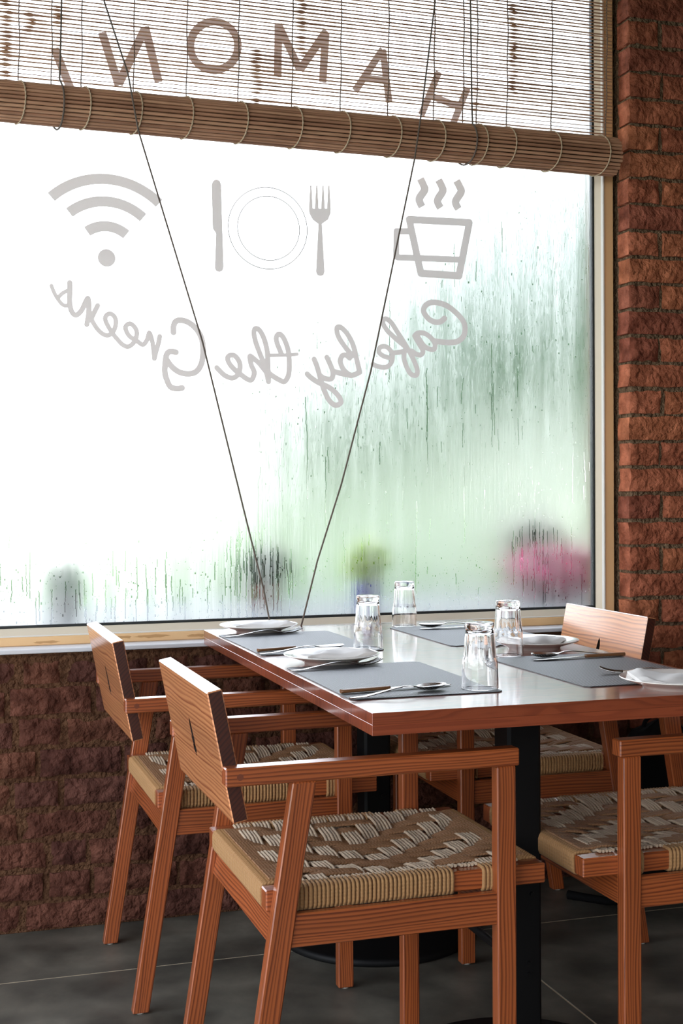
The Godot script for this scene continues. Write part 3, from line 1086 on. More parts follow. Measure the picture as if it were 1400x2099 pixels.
func plank_with_slit(hw: float, hh: float, t: float) -> SurfaceTool:
	# plank in x (width) and y (height), thickness along z 0..t, chamfered rim
	var st := mb()
	var b := 0.002
	var hole := leaf_outline()
	var n := hole.size()
	var low := 14
	for half in 2:
		var poly := PackedVector2Array()
		var sx := 1.0 if half == 0 else -1.0
		poly.append(Vector2(0, hh - b))
		poly.append(Vector2(sx * (hw - b), hh - b))
		poly.append(Vector2(sx * (hw - b), -hh + b))
		poly.append(Vector2(0, -hh + b))
		poly.append(Vector2(0, hole[low].y))
		if half == 0:
			for k in range(low - 1, -1, -1):
				poly.append(hole[k])
		else:
			for k in range(low + 1, n):
				poly.append(hole[k])
			poly.append(hole[0])
		var idx := Geometry2D.triangulate_polygon(poly)
		for s in 2:
			var z := 0.0 if s == 0 else t
			var nn := Vector3(0, 0, -1 if s == 0 else 1)
			for k in range(0, idx.size(), 3):
				var q3 := []
				for e in 3:
					q3.append(Vector3(poly[idx[k + e]].x, poly[idx[k + e]].y, z))
				tri(st, q3[0], q3[1], q3[2], nn, nn, nn, wood_uv(q3[0], nn, Vector3.RIGHT), wood_uv(q3[1], nn, Vector3.RIGHT), wood_uv(q3[2], nn, Vector3.RIGHT))
	# rim: chamfers and edges
	var ref := Vector3(0, 0, t * 0.5)
	for s in [-1.0, 1.0]:
		flat(st, [Vector3(-hw + b, s * hh, b), Vector3(hw - b, s * hh, b), Vector3(hw - b, s * hh, t - b), Vector3(-hw + b, s * hh, t - b)], ref, Vector3.RIGHT)
		for e in [-1.0, 1.0]:
			flat(st, [Vector3(e * (hw - b), s * hh, b), Vector3(e * (hw - b), s * hh, t - b), Vector3(e * hw, s * (hh - b), t - b), Vector3(e * hw, s * (hh - b), b)], ref, Vector3.RIGHT)
			for z in [[0.0, b], [t, t - b]]:
				flat(st, [Vector3(e * (hw - b), s * (hh - b), z[0]), Vector3(e * (hw - b), s * hh, z[1]), Vector3(e * hw, s * (hh - b), z[1])], ref, Vector3.RIGHT)
		for q in [[0.0, b], [t, t - b]]:
			flat(st, [Vector3(-hw + b, s * (hh - b), q[0]), Vector3(hw - b, s * (hh - b), q[0]), Vector3(hw - b, s * hh, q[1]), Vector3(-hw + b, s * hh, q[1])], ref, Vector3.RIGHT)
			flat(st, [Vector3(s * (hw - b), -hh + b, q[0]), Vector3(s * (hw - b), hh - b, q[0]), Vector3(s * hw, hh - b, q[1]), Vector3(s * hw, -hh + b, q[1])], ref, Vector3.RIGHT)
	return st

func end_grain(hw: float, hh: float, t: float, s: float) -> SurfaceTool:
	var st := mb()
	flat(st, [Vector3(s * hw, -hh + 0.002, 0.002), Vector3(s * hw, hh - 0.002, 0.002), Vector3(s * hw, hh - 0.002, t - 0.002), Vector3(s * hw, -hh + 0.002, t - 0.002)], Vector3(0, 0, t * 0.5), Vector3(0, 0.55, 0.83))
	return st

func slit_wall(t: float) -> SurfaceTool:
	var st := mb()
	var hole := leaf_outline()
	var n := hole.size()
	for i in n:
		var a := hole[i]
		var c := hole[(i + 1) % n]
		var e := (c - a).normalized()
		var nn := Vector3(-e.y, e.x, 0)
		tri(st, Vector3(a.x, a.y, 0), Vector3(c.x, c.y, 0), Vector3(c.x, c.y, t), nn, nn, nn)
		tri(st, Vector3(a.x, a.y, 0), Vector3(c.x, c.y, t), Vector3(a.x, a.y, t), nn, nn, nn)
	return st

func loop_round(c: Vector3, ax: Vector3, ay: Vector3, hx: float, hy: float, shift: Vector3) -> Array:
	# one turn of cord round a rail of half size hx, hy
	var p := []
	for k in 13:
		var a := TAU * (k + 0.5) / 12.0 - PI * 0.5
		var d := Vector2(cos(a), sin(a))
		var q := Vector2(signf(d.x) * pow(absf(d.x), 0.4) * hx, signf(d.y) * pow(absf(d.y), 0.4) * hy)
		p.append(c + ax * q.x + ay * q.y + shift * (k / 12.0))
	return p

func make_chair() -> Node3D:
	rng.seed = 31
	var t := thing("dining_chair", "", "chair")
	var w := 0.2423
	var sv := 0.0250
	var wood: Material = M.chair_wood
	var st: SurfaceTool
	var ya := 0.642
	var shift := func() -> void: uv_shift = Vector2(rng.randf(), rng.randf())
	# backrest, leaning, let into the arms
	(shift as Callable).call()
	var lo := Vector3(-0.1717, 0.5775, 0)
	var hi := Vector3(-0.213, 0.7904, 0)
	var up := (hi - lo).normalized()
	var fw := Vector3(up.y, -up.x, 0)
	var plank := plank_with_slit(0.2195, (hi - lo).length() * 0.5, 0.0256)
	var back := obj(plank, "backrest", M.backrest_wood, t)
	back.transform = Transform3D(Basis(Vector3(0, 0, -1), up, fw), (lo + hi) * 0.5)
	for s in [-1.0, 1.0]:
		obj(end_grain(0.2195, (hi - lo).length() * 0.5, 0.0256, s), "end_grain", M.end_wood, back)
	obj(slit_wall(0.0256), "leaf_cutout", M.dark_slit_wall, back)
	for s in [-1.0, 1.0]:
		var zi: float = s * (w - sv)
		var zo: float = s * w
		var z0 := minf(zi, zo)
		var z1 := maxf(zi, zo)
		(shift as Callable).call()
		st = mb()
		box(st, Vector3(-0.1884, ya, minf(s * (w - 0.030), zo)), Vector3(0.3201, 0.672, maxf(s * (w - 0.030), zo)), 0.0022)
		obj(st, "armrest", wood, t)
		(shift as Callable).call()
		st = mb()
		box(st, Vector3(0.2785, 0.003, z0), Vector3(0.3133, ya, z1), 0.002, Vector3.UP)
		obj(st, "leg", wood, t)
		(shift as Callable).call()
		st = mb()
		prism(st, [Vector3(-0.1795, 0.003, z0), Vector3(-0.1445, 0.003, z0), Vector3(-0.0785, ya, z0), Vector3(-0.0385, ya, z0), Vector3(-0.1795, 0.003, z1), Vector3(-0.1445, 0.003, z1), Vector3(-0.0785, ya, z1), Vector3(-0.0385, ya, z1)], 0.002, Vector3(0.155, 1, 0).normalized())
		obj(st, "leg", wood, t)
		for x in [0.296, -0.162]:
			st = mb()
			lathe(st, [Vector2(0.0001, 0.0), Vector2(0.009, 0.0), Vector2(0.0095, 0.0035), Vector2(0.0001, 0.0036)], 14, Vector3(x, 0, s * (w - sv * 0.5)))
			obj(st, "glide", M.frame_white, t)
		(shift as Callable).call()
		st = mb()
		prism(st, [Vector3(-0.098, 0.3745, s * (w - 0.019)), Vector3(0.2795, 0.3745, s * (w - 0.019)), Vector3(-0.086, 0.429, s * (w - 0.019)), Vector3(0.2795, 0.429, s * (w - 0.019)), Vector3(-0.098, 0.3745, s * (w - 0.004)), Vector3(0.2795, 0.3745, s * (w - 0.004)), Vector3(-0.086, 0.429, s * (w - 0.004)), Vector3(0.2795, 0.429, s * (w - 0.004))], 0.0015, Vector3.RIGHT)
		obj(st, "side_apron", wood, t)
		# peg heads on the arm
		st = mb()
		var pz: float = zo + s * 0.0003
		tube(st, [Vector3(-0.165, 0.657, pz - s * 0.003), Vector3(-0.165, 0.657, pz)], 0.0055, 14)
		obj(st, "peg", M.peg_wood, t)
		# side rail of the seat, its ends bare
		(shift as Callable).call()
		st = mb()
		var r0: float = minf(s * 0.1850, s * 0.2175)
		var r1: float = maxf(s * 0.1850, s * 0.2175)
		box(st, Vector3(-0.118, 0.4305, r0), Vector3(0.3795, 0.4645, r1), 0.002)
		obj(st, "seat_rail", wood, t)
		# turns of cord round the side rail
		st = mb()
		var x := -0.066
		while x < 0.292:
			if absf(x - 0.232) > 0.024:
				tube(st, loop_round(Vector3(x + rng.randf_range(-0.0004, 0.0004), 0.4475, s * 0.2012), Vector3(0, 0, 1), Vector3.UP, 0.0185, 0.0188, Vector3(0.0035, 0, 0)), 0.0036 + rng.randf() * 0.0003, 5, false)
			x += 0.0073
		obj(st, "rope_wrap", M.rope_tan, t)
	(shift as Callable).call()
	st = mb()
	prism(st, [Vector3(-0.112, 0.3745, -w + sv), Vector3(-0.094, 0.3745, -w + sv), Vector3(-0.099, 0.429, -w + sv), Vector3(-0.081, 0.429, -w + sv), Vector3(-0.112, 0.3745, w - sv), Vector3(-0.094, 0.3745, w - sv), Vector3(-0.099, 0.429, w - sv), Vector3(-0.081, 0.429, w - sv)], 0.0015, Vector3(0, 0, 1))
	obj(st, "rear_apron", wood, t)
	(shift as Callable).call()
	st = mb()
	box(st, Vector3(0.287, 0.3745, -w + sv), Vector3(0.305, 0.429, w - sv), 0.0015, Vector3(0, 0, 1))
	obj(st, "front_apron", wood, t)
	for x in [-0.0995, 0.361]:
		(shift as Callable).call()
		st = mb()
		box(st, Vector3(x - 0.016, 0.4325, -0.186), Vector3(x + 0.016, 0.4625, 0.186), 0.002, Vector3(0, 0, 1))
		obj(st, "seat_rail", wood, t)
		st = mb()
		var z := -0.1795
		while z < 0.180:
			tube(st, loop_round(Vector3(x, 0.4475, z + rng.randf_range(-0.0004, 0.0004)), Vector3.RIGHT, Vector3.UP, 0.0180, 0.0182, Vector3(0, 0, 0.0035)), 0.0036 + rng.randf() * 0.0003, 5, false)
			z += 0.0070
		obj(st, "rope_wrap", M.rope_tan, t)
	# woven panel: bundles fore and aft (shaded tone) and across (glare tone), twill that turns at the middle
	var na := 11
	var nb := 11
	var ua := -0.100
	var ub := 0.361
	var va := 0.172
	var over := func(i: int, j: int) -> bool: return posmod(i + absi(j - nb / 2), 4) < 2
	var sag := func(x: float, z: float) -> float: return -0.020 * sin(PI * clampf((x - ua) / (ub - ua), 0, 1)) * cos(PI * 0.5 * clampf(z / 0.2, -1, 1))
	for i in na:
		st = mb()
		var zc := lerpf(-va, va, (i + 0.5) / na)
		for cd in 6:
			var path := []
			var wob := rng.randf_range(-0.0006, 0.0006)
			for q in nb * 3 + 1:
				var f := float(q) / 3.0 - 0.5
				var j0 := int(floor(f))
				var h0 := 1.0 if (over as Callable).call(i, clampi(j0, 0, nb - 1)) else -1.0
				var h1 := 1.0 if (over as Callable).call(i, clampi(j0 + 1, 0, nb - 1)) else -1.0
				var h := lerpf(h0, h1, smoothstep(0.0, 1.0, f - j0))
				if q < 3 or q > nb * 3 - 3:
					h = 0.4
				var x := lerpf(ua, ub, float(q) / (nb * 3))
				var spread := lerpf(1.0, 0.82, maxf(h, 0.0))
				path.append(Vector3(x, 0.4665 + (sag as Callable).call(x, zc) + h * 0.0042 + wob, zc + (cd - 2.5) * 0.0052 * spread + sin(q * 0.7 + i) * 0.0006))
			tube(st, path, 0.0030, 5)
		obj(st, "woven_strand", M.rope_shaded, t)
	for j in nb:
		st = mb()
		var xc := lerpf(ua + 0.020, ub - 0.020, (j + 0.5) / nb)
		for cd in 5:
			var path := []
			var wob := rng.randf_range(-0.0006, 0.0006)
			for q in na * 3 + 1:
				var f := float(q) / 3.0 - 0.5
				var i0 := int(floor(f))
				var h0 := -1.0 if (over as Callable).call(clampi(i0, 0, na - 1), j) else 1.0
				var h1 := -1.0 if (over as Callable).call(clampi(i0 + 1, 0, na - 1), j) else 1.0
				var h := lerpf(h0, h1, smoothstep(0.0, 1.0, f - i0))
				if q < 2 or q > na * 3 - 2:
					h = 0.4
				var z := lerpf(-0.196, 0.196, float(q) / (na * 3))
				path.append(Vector3(xc + (cd - 2.0) * 0.0066 + sin(q * 0.6 + j) * 0.0005, 0.4668 + (sag as Callable).call(xc, z) + h * 0.0042 + wob, z))
			tube(st, path, 0.0031, 5)
		obj(st, "woven_strand", M.rope_glare, t)
	return t

func build_chairs() -> void:
	var a := make_chair()
	var g := "wooden armchairs round the table"
	a.set_meta("group", g)
	a.set_meta("label", "wooden armchair with woven rope seat, nearest on the table's left side")
	a.position = Vector3(-0.0511, 0, 1.1954)
	a.rotation.y = deg_to_rad(0.52)
	copy_thing(a, "dining_chair", Vector3(-0.1012, 0, 0.4411), deg_to_rad(0.46), "wooden armchair against the brick wall on the table's left side, behind the nearest chair", g)
	copy_thing(a, "dining_chair", Vector3(0.7819, 0, 1.190), deg_to_rad(-179.82), "wooden armchair at the right edge of the photo with its backrest out of view", g)
	copy_thing(a, "dining_chair", Vector3(0.810, 0, 0.3874), deg_to_rad(-180.37), "wooden armchair on the table's far right side, pale backrest beside the window corner", g)

# ---------------------------------------------------------------- table and what stands on it
func build_table() -> void:
	var t := thing("dining_table", "reddish varnished wooden table for four on black iron pedestals", "table", Vector3(0.375, 0, 0.775))
	var st := mb()
	uv_shift = Vector2(0.1, 0.3)
	box(st, Vector3(-0.375, 0.7305, -0.685), Vector3(0.375, 0.75, 0.685), 0.0006, Vector3.RIGHT)
	obj(st, "tabletop", M.table_wood, t)
	uv_shift = Vector2(0.45, 0.71)
	st = mb()
	box(st, Vector3(-0.3749, 0.7130, -0.6849), Vector3(0.3749, 0.7306, 0.6849), 0.0004, Vector3.RIGHT)
	obj(st, "lower_layer", M.table_wood, t)
	for z in [-0.425, 0.425]:
		st = mb()
		box(st, Vector3(-0.034, 0.02, z - 0.034), Vector3(0.034, 0.7135, z + 0.034), 0.006, Vector3.UP)
		var p := obj(st, "post", M.black_iron, t)
		st = mb()
		box(st, Vector3(-0.16, 0.705, z - 0.16), Vector3(0.16, 0.7132, z + 0.16), 0.002)
		obj(st, "top_plate", M.black_iron, p)
		st = mb()
		lathe(st, [Vector2(0.0001, 0.0), Vector2(0.235, 0.0), Vector2(0.24, 0.004), Vector2(0.24, 0.014), Vector2(0.232, 0.020), Vector2(0.06, 0.030), Vector2(0.0001, 0.031)], 64, Vector3(0, 0, z), true)
		obj(st, "disc_base", M.black_iron, t)
		for q in [[0.225, 0.0], [0.205, 0.0], [0.355, 0.006]]:
			st = mb()
			tube(st, [Vector3(0.006 + q[1], q[0], z + 0.033), Vector3(0.006 + q[1], q[0], z + 0.038)], 0.0045, 6)
			obj(st, "bolt", M.black_iron, p)
	st = mb()
	tube(st, [Vector3(0, 0.215, -0.42), Vector3(0, 0.215, 0.42)], 0.0085, 14)
	obj(st, "stretcher", M.black_iron, t)

const TY := 0.75
const MY := 0.752

func placemat_at(x: float, z: float, turn: float, label: String) -> void:
	var st := mb()
	var hx := 0.142
	var hz := 0.219
	var c := 0.009
	slab(st, PackedVector2Array([Vector2(-hx + c, -hz), Vector2(hx - c, -hz), Vector2(hx, -hz + c), Vector2(hx, hz - c), Vector2(hx - c, hz), Vector2(-hx + c, hz), Vector2(-hx, hz - c), Vector2(-hx, -hz + c)]), 0.0002, 0.0020)
	var o := obj(st, "placemat", M.placemat, self)
	o.transform = Transform3D(Basis(Vector3.UP, turn) * Basis(Vector3.RIGHT, -PI * 0.5), Vector3(x, TY, z))
	tag(o, label, "placemat", "woven placemats on the table")

func make_glass(at: Vector3, turn: float, label: String) -> void:
	var st := mb()
	var h := 0.1195
	var segs := 60
	# upside down: rim at y = 0, thick base at the top
	var outer := [Vector2(0.0333, 0.0012), Vector2(0.0330, 0.02), Vector2(0.0322, 0.040), Vector2(0.0318, 0.049), Vector2(0.0314, 0.054), Vector2(0.0300, 0.060), Vector2(0.0284, 0.080), Vector2(0.0268, 0.100), Vector2(0.0264, 0.106), Vector2(0.0258, 0.110), Vector2(0.0262, 0.113), Vector2(0.0258, 0.118), Vector2(0.0240, h), Vector2(0.0120, h), Vector2(0.0001, h - 0.0012)]
	var inner := [Vector2(0.0001, 0.106), Vector2(0.016, 0.1055), Vector2(0.0222, 0.102), Vector2(0.0238, 0.096), Vector2(0.0256, 0.075), Vector2(0.0278, 0.056), Vector2(0.0298, 0.048), Vector2(0.0305, 0.03), Vector2(0.0313, 0.0012), Vector2(0.0323, 0.0)]
	var rows := []
	for q in outer:
		var r := PackedVector3Array()
		var fl := smoothstep(0.050, 0.058, q.y) * (1.0 - smoothstep(0.105, 0.110, q.y))
		for k in segs:
			var a := TAU * k / segs
			var cut := 1.0 - 0.050 * fl * pow(absf(cos(a * 5.0)), 1.5)
			r.append(Vector3(cos(a) * q.x * cut, q.y, sin(a) * q.x * cut))
		rows.append(r)
	for q in inner:
		var r := PackedVector3Array()
		for k in segs:
			var a := TAU * k / segs
			r.append(Vector3(cos(a) * q.x, q.y, sin(a) * q.x))
		rows.append(r)
	rows.append(rows[0])
	grid(st, rows, true, false, true)
	var o := obj(st, "tumbler", M.tumbler_glass, self)
	o.position = at
	o.rotation.y = turn
	tag(o, label, "glass", "upturned tumblers on the table")

func make_plate(at: Vector3, label: String, nlabel: String, turn: float) -> void:
	var st := mb()
	lathe(st, [Vector2(0.0001, 0.0035), Vector2(0.052, 0.0035), Vector2(0.0545, 0.0), Vector2(0.0575, 0.0), Vector2(0.060, 0.0040), Vector2(0.072, 0.0085), Vector2(0.088, 0.0135), Vector2(0.0995, 0.0178), Vector2(0.1005, 0.0190), Vector2(0.0995, 0.0202), Vector2(0.090, 0.0178), Vector2(0.074, 0.0140), Vector2(0.066, 0.0100), Vector2(0.056, 0.0080), Vector2(0.0001, 0.0078)], 72, Vector3.ZERO, true)
	var o := obj(st, "plate", M.porcelain, self)
	o.position = at
	tag(o, label, "plate", "white plates on the table")
	# napkin folded to a wedge
	st = mb()
	var nx := 22
	var nz := 14
	var top := []
	var bot := []
	for j in nz + 1:
		var a := PackedVector3Array()
		var b := PackedVector3Array()
		for i in nx + 1:
			var u := float(i) / nx
			var v := float(j) / nz
			var x := (u - 0.5) * 0.150
			var half := lerpf(0.020, 0.058, smoothstep(0.0, 0.9, u))
			var z := (v - 0.5) * 2.0 * half
			var d := Vector2(x, z).length()
			var base := 0.0084 + 0.0062 * smoothstep(0.056, 0.074, d)
			var lift := 0.0070 + 0.0050 * smoothstep(0.0, 0.5, v) + 0.0060 * smoothstep(0.35, 0.75, u) * (0.5 + 0.5 * sin(v * 3.0 + u * 4.0)) + 0.0018 * sin(u * 13.0 + v * 5.0)
			var edge := smoothstep(0.0, 0.12, minf(minf(u, 1.0 - u), minf(v, 1.0 - v)))
			a.append(Vector3(x, base + 0.0008 + lift * (0.35 + 0.65 * edge) + 0.0012, z))
			b.append(Vector3(x, base, z))
		top.append(a)
		bot.append(b)
	grid(st, top, false, false, true)
	grid(st, bot, false, false, false)
	for j in nz:
		for e in [0, nx]:
			var n := Vector3(-1 if e == 0 else 1, 0, 0)
			tri(st, top[j][e], top[j + 1][e], bot[j + 1][e], n, n, n)
			tri(st, top[j][e], bot[j + 1][e], bot[j][e], n, n, n)
	for i in nx:
		for e in [0, nz]:
			var n := Vector3(0, 0, -1 if e == 0 else 1)
			tri(st, top[e][i], top[e][i + 1], bot[e][i + 1], n, n, n)
			tri(st, top[e][i], bot[e][i + 1], bot[e][i], n, n, n)
	var k := obj(st, "napkin", M.napkin, self)
	k.position = at
	k.rotation.y = turn
	tag(k, nlabel, "napkin", "folded napkins on the plates")

# outline in x (length) and half width, with a height for every station
func cutlery_sheet(st: SurfaceTool, stations: Array, thick: float, dish := 0.0) -> void:
	var top := []
	var bot := []
	for q in stations:
		var a := PackedVector3Array()
		var b := PackedVector3Array()
		for k in 7:
			var v := (k - 3) / 3.0
			var y: float = q[2] - dish * q[3] * (1.0 - v * v)
			var rim := sqrt(maxf(0.0, 1.0 - v * v * 0.85))
			a.append(Vector3(q[0], y + thick * 0.5 * rim, v * q[1]))
			b.append(Vector3(q[0], y - thick * 0.5 * rim, v * q[1]))
		for k in range(6, -1, -1):
			a.append(b[k])
		top.append(a)
	grid(st, top, true, false, true)
	for e in [0, top.size() - 1]:
		var n := Vector3(-1 if e == 0 else 1, 0, 0)
		for k in range(1, 13):
			tri(st, top[e][0], top[e][k], top[e][k + 1], n, n, n)

func place_line(o: Node3D, from: Vector2, to: Vector2, y: float) -> void:
	var d := to - from
	o.position = Vector3(from.x, y, from.y)
	o.rotation.y = atan2(-d.y, d.x)

func make_spoon(from: Vector2, to: Vector2, y: float, label: String) -> void:
	var st := mb()
	cutlery_sheet(st, [[0.0, 0.003, 0.0028, 0], [0.006, 0.0066, 0.0026, 0], [0.03, 0.0072, 0.0026, 0], [0.06, 0.0056, 0.0058, 0], [0.09, 0.0042, 0.0098, 0], [0.115, 0.0032, 0.0125, 0], [0.135, 0.0030, 0.0118, 0], [0.146, 0.0042, 0.0094, 0.1], [0.152, 0.0090, 0.0088, 0.5], [0.160, 0.0150, 0.0092, 0.8], [0.172, 0.0196, 0.0096, 1.0], [0.184, 0.0202, 0.0098, 1.0], [0.196, 0.0172, 0.0100, 0.8], [0.204, 0.0118, 0.0104, 0.45], [0.209, 0.0040, 0.0108, 0.1]], 0.0022, 0.0075)
	var o := obj(st, "spoon", M.steel, self)
	place_line(o, from, to, y)
	tag(o, label, "spoon", "steel spoons on the placemats")

func make_knife(from: Vector2, to: Vector2, y: float, label: String) -> void:
	var o := thing("knife", label, "knife", Vector3.ZERO, 0.0, "table knives on the placemats")
	var st := mb()
	cutlery_sheet(st, [[0.0, 0.0040, 0.0042, 0], [0.004, 0.0078, 0.0042, 0], [0.05, 0.0082, 0.0046, 0], [0.092, 0.0062, 0.0046, 0], [0.096, 0.0040, 0.0046, 0]], 0.0072)
	obj(st, "handle", M.handle_reflection, o)
	st = mb()
	cutlery_sheet(st, [[0.093, 0.0045, 0.0046, 0], [0.105, 0.0060, 0.0044, 0], [0.12, 0.0090, 0.0042, 0], [0.17, 0.0098, 0.0036, 0], [0.20, 0.0086, 0.0030, 0], [0.214, 0.0050, 0.0026, 0], [0.219, 0.0012, 0.0024, 0]], 0.0016)
	obj(st, "blade", M.steel, o)
	place_line(o, from, to, y)

func make_fork(from: Vector2, to: Vector2, y: float, label: String) -> void:
	var st := mb()
	cutlery_sheet(st, [[0.0, 0.003, 0.0028, 0], [0.006, 0.0066, 0.0026, 0], [0.03, 0.0070, 0.0030, 0], [0.06, 0.0054, 0.0070, 0], [0.09, 0.0040, 0.0110, 0], [0.112, 0.0032, 0.0128, 0], [0.130, 0.0040, 0.0112, 0], [0.142, 0.0082, 0.0082, 0], [0.152, 0.0114, 0.0056, 0], [0.166, 0.0118, 0.0046, 0]], 0.0022)
	for k in 4:
		var z := (k - 1.5) * 0.0066
		cutlery_sheet_at(st, [[0.163, 0.0019, 0.0046], [0.180, 0.0017, 0.0050], [0.196, 0.0014, 0.0082], [0.208, 0.0009, 0.0130]], z)
	var o := obj(st, "fork", M.steel, self)
	place_line(o, from, to, y)
	tag(o, label, "fork", "steel forks beside the plates")

func cutlery_sheet_at(st: SurfaceTool, stations: Array, z: float) -> void:
	var path := []
	var r := []
	for q in stations:
		path.append(Vector3(q[0], q[2], z))
		r.append(q[1])
	tube(st, path, r, 6)

func build_settings() -> void:
	placemat_at(0.150, 1.1065, 0.0, "dark grey woven placemat at the nearest left place setting")
	placemat_at(0.150, 0.4565, 0.012, "dark grey woven placemat at the far left place setting by the window")
	placemat_at(0.592, 1.1065, 0.012, "dark grey woven placemat at the nearest right place setting")
	placemat_at(0.604, 0.4400, 0.0, "dark grey woven placemat at the far right place setting by the window")
	make_plate(Vector3(0.122, TY, 0.830), "white plate with folded napkin between the two left placemats", "white folded napkin on the plate between the left placemats", 0.35)
	make_plate(Vector3(0.124, TY, 0.182), "white plate with folded napkin nearest the window, at the table corner", "white folded napkin on the plate nearest the window", 0.25)
	make_plate(Vector3(0.628, TY, 0.745), "white plate behind a tumbler, between the two right placemats", "white folded napkin on the plate between the right placemats", PI + 0.2)
	make_plate(Vector3(0.607, TY, 1.376), "white plate cut off by the right edge of the photo", "white folded napkin on the plate at the right edge", PI - 0.3)
	make_glass(Vector3(0.2640, MY + 0.0003, 1.283), 0.1, "clear upturned tumbler nearest the viewer, beside spoon and knife")
	make_glass(Vector3(0.2690, MY + 0.0003, 0.631), 0.3, "clear upturned tumbler left of the pair by the window, on the far left placemat")
	make_glass(Vector3(0.5171, TY + 0.0003, 0.846), 0.5, "clear upturned tumbler in front of the right-hand plate")
	make_glass(Vector3(0.5156, TY + 0.0003, 0.194), 0.2, "clear upturned tumbler nearest the window")
	make_fork(Vector2(-0.001, 0.956), Vector2(0.214, 0.908), MY, "steel fork in front of the plate on the nearest left placemat")
	make_fork(Vector2(0.008, 0.308), Vector2(0.226, 0.264), MY, "steel fork in front of the plate by the window corner")
	make_spoon(Vector2(0.004, 1.327), Vector2(0.208, 1.262), MY, "steel spoon nearest the viewer, left of the front tumbler")
	make_knife(Vector2(0.009, 1.258), Vector2(0.218, 1.236), MY, "table knife behind the front spoon")
	make_knife(Vector2(0.014, 0.620), Vector2(0.232, 0.566), MY, "table knife on the far left placemat, handle at the table edge")
	make_spoon(Vector2(0.006, 0.668), Vector2(0.210, 0.628), MY, "steel spoon on the far left placemat, partly hidden by a plate")
	make_spoon(Vector2(0.742, 0.934), Vector2(0.534, 0.930), MY, "steel spoon on the nearest right placemat with its bowl towards the tumbler")
	make_knife(Vector2(0.738, 0.957), Vector2(0.519, 0.969), MY, "table knife in front of the right spoon, handle toned with a brown reflection")
	make_spoon(Vector2(0.738, 0.285), Vector2(0.530, 0.262), MY, "steel spoon by the window, bowl beside the farthest tumbler")
	make_knife(Vector2(0.735, 0.312), Vector2(0.518, 0.306), MY, "table knife on the far right placemat by the window")
	make_fork(Vector2(0.738, 1.285), Vector2(0.572, 1.190), MY, "steel fork with its tips showing behind the plate at the right edge")

func build_bag() -> void:
	var o := thing("backpack", "black bag on the floor by the brick wall behind the right chairs", "bag", Vector3(1.235, 0, 0.27))
	var st := mb()
	var rows := []
	for j in 15:
		var t := j / 14.0
		var r := PackedVector3Array()
		var y := 0.004 + 0.475 * t
		var s := pow(maxf(0.0, 1.0 - pow(absf(t * 2.0 - 1.0), 5.0)), 0.5) * lerpf(1.0, 0.72, t)
		s = maxf(s, 0.03 if j == 14 else 0.75 if j == 0 else 0.0)
		for k in 28:
			var a := TAU * k / 28.0
			var q := Vector2(signf(cos(a)) * pow(absf(cos(a)), 0.6), signf(sin(a)) * pow(absf(sin(a)), 0.6))
			r.append(Vector3(q.x * 0.14 * s + 0.004 * sin(y * 30.0 + a * 3.0), y, q.y * 0.10 * s + 0.003 * sin(y * 22.0 + a * 5.0)))
		rows.append(r)
	grid(st, rows, true, false, true)
	for k in range(1, 27):
		tri(st, rows[0][0], rows[0][k], rows[0][k + 1], Vector3.DOWN, Vector3.DOWN, Vector3.DOWN)
		tri(st, rows[14][0], rows[14][k], rows[14][k + 1], Vector3.UP, Vector3.UP, Vector3.UP)
	obj(st, "body", M.bag_cloth, o)
	st = mb()
	var path := []
	for k in 13:
		var a := PI * k / 12.0
		path.append(Vector3(-0.03 + cos(a) * 0.035, 0.462 + sin(a) * 0.03, 0.02))
	tube(st, path, 0.006, 7)
	obj(st, "handle", M.bag_cloth, o)
	st = mb()
	tube(st, [Vector3(-0.10, 0.10, 0.06), Vector3(-0.135, 0.03, 0.07), Vector3(-0.16, 0.012, 0.075), Vector3(-0.20, 0.011, 0.06), Vector3(-0.245, 0.013, 0.015), Vector3(-0.275, 0.013, -0.02)], [0.010, 0.010, 0.0105, 0.0105, 0.011, 0.012], 8)
	obj(st, "strap", M.bag_cloth, o)

# ---------------------------------------------------------------- outdoors
func leaf_mesh() -> Mesh:
	var st := mb()
	var p := [Vector3(0, 0, 0), Vector3(0.32, 0.5, 0.08), Vector3(0, 1, 0), Vector3(-0.32, 0.5, 0.08)]
	var n := Vector3(0, 0, 1)
	tri(st, p[0], p[1], p[2], n, n, n)
	tri(st, p[0], p[2], p[3], n, n, n)
	return st.commit()

var leaf: Mesh
func crown(called: String, m: Material, parent: Node, c: Vector3, r: Vector3, count: int, size: float) -> void:
	var mm := MultiMesh.new()
	mm.transform_format = MultiMesh.TRANSFORM_3D
	mm.mesh = leaf
	mm.instance_count = count
	for i in count:
		var d := Vector3(rng.randfn(), rng.randfn(), rng.randfn()).normalized() * pow(rng.randf(), 0.45)
		d *= 1.0 + 0.18 * sin(d.x * 9.0 + d.y * 7.0)
		var b := Basis.from_euler(Vector3(rng.randf() * TAU, rng.randf() * TAU, rng.randf() * TAU)) * (size * rng.randf_range(0.7, 1.3))
		mm.set_instance_transform(i, Transform3D(b, c + d * r))
	var o := MultiMeshInstance3D.new()
	o.multimesh = mm
	o.material_override = m
	put(o, called, parent)
	o.set_meta("kind", "stuff")

func tree(at: Vector3, h: float, r: Vector3, count: int, label: String, m: Material, size := 0.34) -> void:
	var o := thing("tree", label, "tree", at, 0.0, "trees beyond the window")
	var st := mb()
	tube(st, [Vector3(0, 0, 0), Vector3(0.05, h * 0.3, 0), Vector3(-0.05, h * 0.6, 0.1), Vector3(0, h * 0.85, 0)], [0.22, 0.17, 0.12, 0.05], 9)
	obj(st, "trunk", M.bark, o)
	crown("crown", m, o, Vector3(0, h * 0.62, 0), r, count, size)

